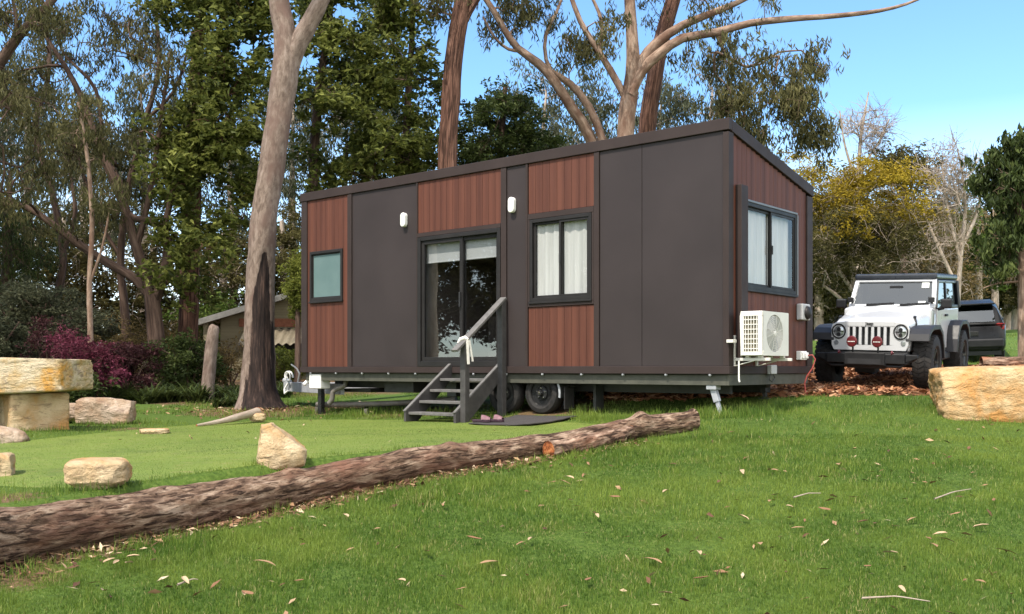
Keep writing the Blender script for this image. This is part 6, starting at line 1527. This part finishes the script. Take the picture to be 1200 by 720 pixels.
    tree('brown_tree', 'brownish half bare tree over the dark suv', 'tree', [
        [(1100, 440, 48, .2), (1100, 360, 48, .15), (1096, 300, 48, .1), (1090, 260, 48, .06)], [(1100, 350, 48, .08), (1120, 310, 48, .06), (1130, 280, 48, .04)]],
        [(1090, 290, 48, 45, 36, 2, 22), (1115, 330, 48, 40, 26, 2, 14), (1075, 330, 48, 30, 26, 2, 10)], M['bare_bark'], S('fine', 'leaf_ochre', .2, .06, 130, .85), 124, twigs=6, twig_r=.011, tip=.016)
    tree('broadleaf_tree', 'glossy dark green tree with a slim trunk at the right edge of the frame', 'tree', [
        [(1200, 450, 22, .12), (1198, 380, 22, .10), (1197, 300, 22, .09), (1196, 220, 22, .08), (1194, 165, 22, .05)], [(1197, 330, 22, .03), (1170, 332, 22, .02), (1152, 338, 22, .012)]],
        [(1186, 210, 22, 24, 38, 1, 22), (1172, 288, 22, 14, 16, .7, 7), (1205, 180, 22, 26, 22, 1, 12), (1222, 250, 22, 32, 55, 1.2, 22), (1166, 312, 22, 12, 6, .5, 4), (1188, 258, 22, 16, 20, .8, 8)], M['pale_bark'], S('gum', 'leaf_dark', .19, .065, 170, .34, (1, 1, .9), .15), 125)
    # shrubs of the garden bed
    bush('magenta flowering shrub behind the stacked stones', 92, 20.6, 1.7, 1.35, S('fine', 'leaf_magenta', .09, .035, 210, .30), 'dark_bark', 201, 24, top=8)
    bush('plum leaved shrub with magenta sprays under the forked gum', 150, 22.0, 1.5, 1.3, S('fine', 'leaf_plum', .09, .04, 210, .30), 'dark_bark', 202, 22, top=3)
    bush('tall plum coloured bush behind the magenta shrub', 60, 22.5, 1.5, 1.7, S('fine', 'leaf_plum', .09, .04, 200, .32), 'dark_bark', 203, 18)
    bush('ochre brown feathery bush at the foot of the forked gum', 165, 25.5, 3.0, 1.75, S('fine', 'leaf_ochre', .12, .03, 260, .45), 'dark_bark', 204, 24)
    bush('dark green rounded bush left of the leaning dead trunk', 218, 23.4, 1.9, 1.5, S('broad', 'leaf_dark', .10, .05, 260, .35), 'dark_bark', 205, 30)
    bush('grey green tall shrub behind the long slab', 28, 24.5, 2.6, 3.0, S('broad', 'leaf_grey', .11, .05, 240, .45), 'dark_bark', 206, 40)
    bush('grey green shrub beside the slim sapling', 78, 27.0, 2.8, 2.6, S('broad', 'leaf_grey', .11, .05, 240, .45), 'dark_bark', 207, 34)
    bush('tall grey green shrub cut off by the left edge of the frame', -28, 22.5, 2.4, 2.4, S('broad', 'leaf_grey', .11, .05, 240, .45), 'dark_bark', 208, 32)
    bush('low dark bush right behind the stump of the stacked stones', 40, 19.5, 2.4, .85, S('broad', 'leaf_dark', .10, .05, 230, .3), 'dark_bark', 209, 24)
    bush('green bush under the shed window beside the house', 334, 28.5, 1.8, 1.1, S('broad', 'leaf_conifer', .10, .05, 220, .35), 'dark_bark', 210, 20)
    bush('brownish twiggy bush between the dead trunk and the big gum', 268, 26.5, 1.7, 1.3, S('fine', 'leaf_ochre', .10, .035, 180, .38), 'dark_bark', 211, 18)
    bush('bright yellow green shrub glowing before the shed roof', 246, 33, 2.6, 2.7, S('broad', 'leaf_bright', .16, .07, 200, .5), 'dark_bark', 212, 22)
    # strap leaved clumps in a row along the bed: one is built, the others are copies
    def clump(seed):
        rr = np.random.default_rng(seed); V, Q = [], []
        for k in range(70):
            a = rr.uniform(0, 2 * PI); L = rr.uniform(.32, .62); w = rr.uniform(.016, .028); b0 = rr.normal(0, .07, 2); arch = rr.uniform(.5, 1.2); dx, dy = math.cos(a), math.sin(a); b = len(V)
            for i in range(5):
                t = i / 4; out = L * (t * .35 + arch * .45 * t * t); z = L * (t - .55 * arch * t * t); ww = w * (1 - t ** 2.2) + .002
                for s in (-1, 1): V.append((b0[0] + dx * out - dy * ww * s, b0[1] + dy * out + dx * ww * s, z + abs(0) * s))
            Q += [(b + 2 * i, b + 2 * i + 1, b + 2 * i + 3, b + 2 * i + 2) for i in range(4)]
        return quad_mesh('strap_plant', np.array(V), Q, {'tint': np.repeat(rr.random(70) * .8, 10)}, True)
    cm = [clump(1), clump(2), clump(3)]
    for m_ in cm: m_.materials.append(M['leaf_dark'])
    rr = random.Random(5)
    for k in range(64):
        px = 70 + 265 * rr.random(); Y = rr.uniform(20.3, 23.0) - (1.2 if px > 255 else 0) + (1.8 if px > 300 else 0)
        if abs(px - 305) < 26 and Y < 20.3: Y += 1.6
        x = (px - 600) / F * Y; o = link('strap_plant', cm[k % 3]); o.location = (x, Y, g1(x, Y) - .02); o.rotation_euler = (0, 0, rr.uniform(0, 6.28)); q = rr.uniform(.7, 1.15); o.scale = (q, q, q)
        tag(o, 'dark green strap leaved plant growing in the garden bed behind the green', 'plant', 'strap leaved plants in the bed')
    # far trees: a few are built, the rest are copies
    f1 = tree('background_tree', 'far olive gum showing between the forked gum and the broadleaf tree', 'tree', [[(0, 0, 0, .25), (.1, 0, 4, .2), (.2, .1, 8, .12), (0, 0, 11, .05)]], [(0, 0, 8, 3.0, 2.6, 2.8, 34), (.5, 0, 11, 2, 1.2, 1.8, 12), (-1, 0, 5.2, 2.2, 1.2, 2, 10)], M['bare_bark'], S('gum', 'leaf_grey', .30, .07, 150, .85, (1, 1, .8)), 301, world=True, tip=.02)
    f2 = tree('background_tree', 'far dense olive green tree low behind the white car', 'tree', [[(3, 0, 0, .25), (3.1, 0, 2, .2), (3, 0, 5, .1)]], [(3, 0, 3.2, 2.8, 2.3, 2.6, 40), (3, 0, .8, 2.9, .9, 2.4, 24)], M['bare_bark'], S('broad', 'leaf_olive', .24, .10, 190, .8), 302, world=True, tip=.02)
    f3 = tree('background_tree', 'far brownish thin tree low behind the dark suv', 'tree', [[(6, 0, 0, .2), (6.1, 0, 2, .16), (6, 0, 5, .08)]], [(6, 0, 3.4, 2.4, 2.2, 2.2, 34)], M['bare_bark'], S('fine', 'leaf_ochre', .22, .07, 150, .8), 303, world=True, tip=.02, twigs=8, twig_r=.012)
    f4 = tree('background_tree', 'far light green tree low beside the dark suv', 'tree', [[(9, 0, 0, .2), (9.1, 0, 2, .16), (9, 0, 4.5, .08)]], [(9, 0, 3.0, 2.2, 2.0, 2.2, 34)], M['bare_bark'], S('broad', 'leaf_bright', .22, .10, 170, .75), 304, world=True, tip=.02)
    def wood(name, label, x0, x1, Y0, Y1, h0, h1, n, seed, mat):
        rr = np.random.default_rng(seed); x = rr.uniform(x0, x1, n); y = rr.uniform(Y0, Y1, n)
        top = np.array([h0 + (h1 - h0) * (.5 + .9 * noise.noise((a * .13, seed, 0))) for a in x]); z = gz(x, y) + rr.random(n) * np.maximum(top, .8)
        o = leaves(name, np.stack([x, y, z], 1), dict(style='broad', n=70, rc=1.5, l=.55, w=.28, flat=(1, 1, .7), mat=M[mat]), None, rr); tag(o, label, 'wood', kind='stuff')
    wood('woodland', 'far olive wood beyond the field at the right reading as one mass', 18, 105, 98, 112, 2.0, 6.5, 420, 1, 'leaf_olive')
    wood('woodland', 'far olive green wood behind the garden at the left reading as one mass', -62, 22, 62, 74, 1.5, 5.5, 420, 2, 'leaf_olive')
    def put(o, px, Y, s, rz, label=None, group=None):
        x = (px - 600) / F * Y; z = g1(x, Y) - .1
        if label is None: o.location = (x, Y, z); o.rotation_euler = (0, 0, rz); o.scale = (s, s, s); return o
        return copy_tree(o, (x, Y, z), rz, s, label, group)
    put(f1, 165, 46, 1.0, .4)
    for px, Y, s, rz, lab in ((30, 50, 1.15, 1.2, 'far olive gum behind the arching limb at the left'), (100, 44, .9, 2.2, 'far olive gum behind the slim sapling'), (275, 48, .95, 3.1, 'far olive gum just left of the big gum trunk'), (345, 52, 1.1, 4.0, 'far olive gum just right of the big gum trunk above the shed'),
                              (690, 50, 1.0, 5.0, 'far olive gum crown between the leaning stems over the roof'), (-60, 46, 1.1, 5.6, 'far olive gum beyond the left edge of the frame'), (430, 50, 1.2, .9, 'far olive gum hidden behind the dense dark tree'), (775, 54, 1.05, 1.9, 'far olive gum low over the roof behind the brownish trunk'), (835, 52, 1.05, 2.9, 'far olive gum over the roof near the corner of the house'), (640, 56, 1.15, 3.3, 'far olive gum over the roof beside the dark rounded tree')):
        put(f1, px, Y, s, rz, lab)
    put(f2, 1040, 58, 1.1, .3)
    for px, Y, s, rz, lab in ((960, 50, 1.0, 1.3, 'far dense olive tree right beside the house corner'), (1105, 62, 1.25, 2.0, 'far dense olive tree above the dark suv'), (1230, 60, 1.2, 3.0, 'far dense olive tree beyond the right edge of the frame'), (905, 52, 1.1, 3.6, 'far dense olive tree hidden behind the rear of the house'), (985, 64, 1.5, 4.4, 'far tall olive tree behind the yellow wattle'), (1190, 72, 1.2, 5.1, 'far dense olive tree behind the slim trunk at the frame edge')): put(f2, px, Y, s, rz, lab)
    put(f3, 1165, 54, 1.0, .5)
    for px, Y, s, rz, lab in ((1068, 52, 1.0, 1.5, 'far brownish tree right above the roof of the white car'), (1215, 56, 1.1, 2.6, 'far brownish tree beside the lawn at the right edge'), (1010, 56, 1.1, 3.6, 'far brownish tree over the bonnet side of the white car')): put(f3, px, Y, s, rz, lab)
    put(f4, 1146, 50, .95, .5)
    put(f4, 945, 56, .95, 1.5, 'far light green tree just behind the rear corner of the house')
    for px, Y, s, rz, lab in ((925, 78, 1.6, .5, 'far olive tree of the wood edge behind the house corner'), (975, 84, 1.5, 1.5, 'far olive tree of the wood edge behind the bonnet of the white car'), (1020, 80, 1.4, 2.5, 'far olive tree of the wood edge behind the windscreen of the white car'), (1065, 86, 1.5, 3.5, 'far olive tree of the wood edge behind the door of the white car'),
                              (1110, 82, 1.3, 4.5, 'far olive tree of the wood edge above the dark suv roof'), (1140, 88, 1.5, 5.5, 'far olive tree of the wood edge just right of the dark suv'), (1180, 84, 1.3, 6.1, 'far olive tree of the wood edge left of the slim trunk'), (1225, 88, 1.5, .9, 'far olive tree of the wood edge beyond the right frame edge')): put(f2, px, Y, s, rz, lab)
    for px, Y, s, rz, lab in ((-40, 36, 1.0, .5, 'olive thicket tree beyond the left frame edge'), (75, 38, .9, 2.1, 'olive thicket tree behind the slim sapling'), (180, 39, .8, 4.1, 'olive thicket tree between the forked gum and the thick reddish trunk'),
                              (262, 44, .9, 5.1, 'olive thicket tree behind the yellow green shrub'), (330, 46, 1.0, .2, 'olive thicket tree behind the shed roof')): put(f2, px, Y, s, rz, lab)
    for k, (x, y, s) in enumerate(((-23, 6, 1.1), (-25, 10, 1.3), (-24, 14, 1.2), (-27, 2, 1.3), (-30, 8, 1.5), (-28, 18, 1.4))): copy_tree(f2, (x, y, g1(x, y) - .1), k, s, 'dense olive tree of the wood standing beyond the left edge of the frame', 'dense trees beyond the frame')
    # more trees of the wood outside the frame at the left: they stand in the door's reflection
    for x, y, s, rz in ((-15.5, 14.5, .85, .5), (-18, 19, .95, 1.7), (-22, 14, 1.1, 2.6), (-17, 24.5, 1.0, 3.9), (-26, 20, 1.2, 4.8)):
        copy_tree(f1, (x, y, g1(x, y) - .1), rz, s, 'olive gum of the wood standing beyond the left edge of the frame', 'gums beyond the frame')


# ------------------------------------------------------------------ light, sky, camera
def build_light():
    el, sx, sy = rad(57), -.67, -.742
    w = bpy.data.worlds.new('World'); SC.world = w; w.use_nodes = True; nt = w.node_tree; nt.nodes.clear()
    out = nt.nodes.new('ShaderNodeOutputWorld'); bg = nt.nodes.new('ShaderNodeBackground'); sky = nt.nodes.new('ShaderNodeTexSky')
    sky.sky_type = 'NISHITA'; sky.sun_disc = False; sky.sun_elevation = el; sky.sun_rotation = math.atan2(sx, sy) % (2 * PI); sky.air_density = 1.0; sky.dust_density = 0.3; sky.ozone_density = 2.5; sky.altitude = 50
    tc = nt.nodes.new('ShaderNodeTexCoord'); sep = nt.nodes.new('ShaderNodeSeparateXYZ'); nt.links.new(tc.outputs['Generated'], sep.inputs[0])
    # thin cloud low in the sky; bright unseen cloud added behind camera for fill
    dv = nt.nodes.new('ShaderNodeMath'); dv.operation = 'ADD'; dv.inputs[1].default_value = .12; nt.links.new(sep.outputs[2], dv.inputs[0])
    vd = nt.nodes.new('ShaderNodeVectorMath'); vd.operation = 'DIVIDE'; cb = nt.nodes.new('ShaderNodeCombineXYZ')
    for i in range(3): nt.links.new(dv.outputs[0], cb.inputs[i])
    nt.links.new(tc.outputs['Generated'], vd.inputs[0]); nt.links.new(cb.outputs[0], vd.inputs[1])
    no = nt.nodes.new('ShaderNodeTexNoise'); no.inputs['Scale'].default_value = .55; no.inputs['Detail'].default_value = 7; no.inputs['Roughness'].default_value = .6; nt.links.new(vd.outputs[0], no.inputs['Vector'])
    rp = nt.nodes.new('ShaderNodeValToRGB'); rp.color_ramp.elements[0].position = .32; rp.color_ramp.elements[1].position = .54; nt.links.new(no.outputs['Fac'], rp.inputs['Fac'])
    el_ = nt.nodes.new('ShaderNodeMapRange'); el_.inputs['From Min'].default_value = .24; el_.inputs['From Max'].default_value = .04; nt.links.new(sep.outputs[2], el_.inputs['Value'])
    mu = nt.nodes.new('ShaderNodeMath'); mu.operation = 'MULTIPLY'; nt.links.new(rp.outputs[0], mu.inputs[0]); bk = nt.nodes.new('ShaderNodeMapRange'); bk.inputs['From Min'].default_value = -.02; bk.inputs['From Max'].default_value = -.25; nt.links.new(sep.outputs[1], bk.inputs['Value']); mm = nt.nodes.new('ShaderNodeMath'); mm.operation = 'MAXIMUM'; nt.links.new(el_.outputs[0], mm.inputs[0]); nt.links.new(bk.outputs[0], mm.inputs[1]); el_.inputs['To Max'].default_value = .45; nt.links.new(mm.outputs[0], mu.inputs[1])  # rear half of the sky gets full cloud cover, added as fill light
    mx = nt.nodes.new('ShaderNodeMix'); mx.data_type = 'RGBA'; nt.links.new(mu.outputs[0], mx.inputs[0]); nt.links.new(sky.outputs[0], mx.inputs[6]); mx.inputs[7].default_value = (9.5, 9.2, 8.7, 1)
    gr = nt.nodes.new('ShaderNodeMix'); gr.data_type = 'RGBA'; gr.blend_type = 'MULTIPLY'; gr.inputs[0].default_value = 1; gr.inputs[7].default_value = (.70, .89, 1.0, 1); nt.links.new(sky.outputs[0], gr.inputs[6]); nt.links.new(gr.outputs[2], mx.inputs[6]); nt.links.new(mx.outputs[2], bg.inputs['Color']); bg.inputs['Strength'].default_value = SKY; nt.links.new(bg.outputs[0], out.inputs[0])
    l = bpy.data.lights.new('sun', 'SUN'); l.energy = SUN; l.angle = rad(1.5); l.color = (1.0, .92, .80); o = bpy.data.objects.new('sun', l); COL.objects.link(o)
    d = -Vector((sx * math.cos(el), sy * math.cos(el), math.sin(el))); o.rotation_euler = d.to_track_quat('-Z', 'Y').to_euler(); o.location = (-20, -20, 30)
    cam = bpy.data.cameras.new('camera'); c = bpy.data.objects.new('camera', cam); COL.objects.link(c); SC.camera = c
    cam.sensor_width = 36; cam.lens = F / 1200 * 36; cam.shift_y = 72 / 1200; cam.clip_start = .05; cam.clip_end = 2000; c.location = (0, 0, 0); c.rotation_euler = (PI / 2, 0, 0)
    SC.view_settings.view_transform = 'Standard'; SC.view_settings.look = 'None'; SC.view_settings.gamma = 1; SC.view_settings.exposure = EXPO
    SC.render.engine = 'CYCLES'; cy = SC.cycles; cy.max_bounces = 7; cy.diffuse_bounces = 3; cy.glossy_bounces = 3; cy.transmission_bounces = 3; cy.transparent_max_bounces = 10; cy.caustics_reflective = False; cy.caustics_refractive = False
    try: cy.use_denoising = True
    except Exception: pass


SKY, SUN, EXPO = 0.15, 3.1, 1.05
build_ground()
build_grass()
build_stones_logs()
build_leaves()
build_house()
build_jeep()
build_suv()
build_shed()
build_edging()
build_trees()
build_light()
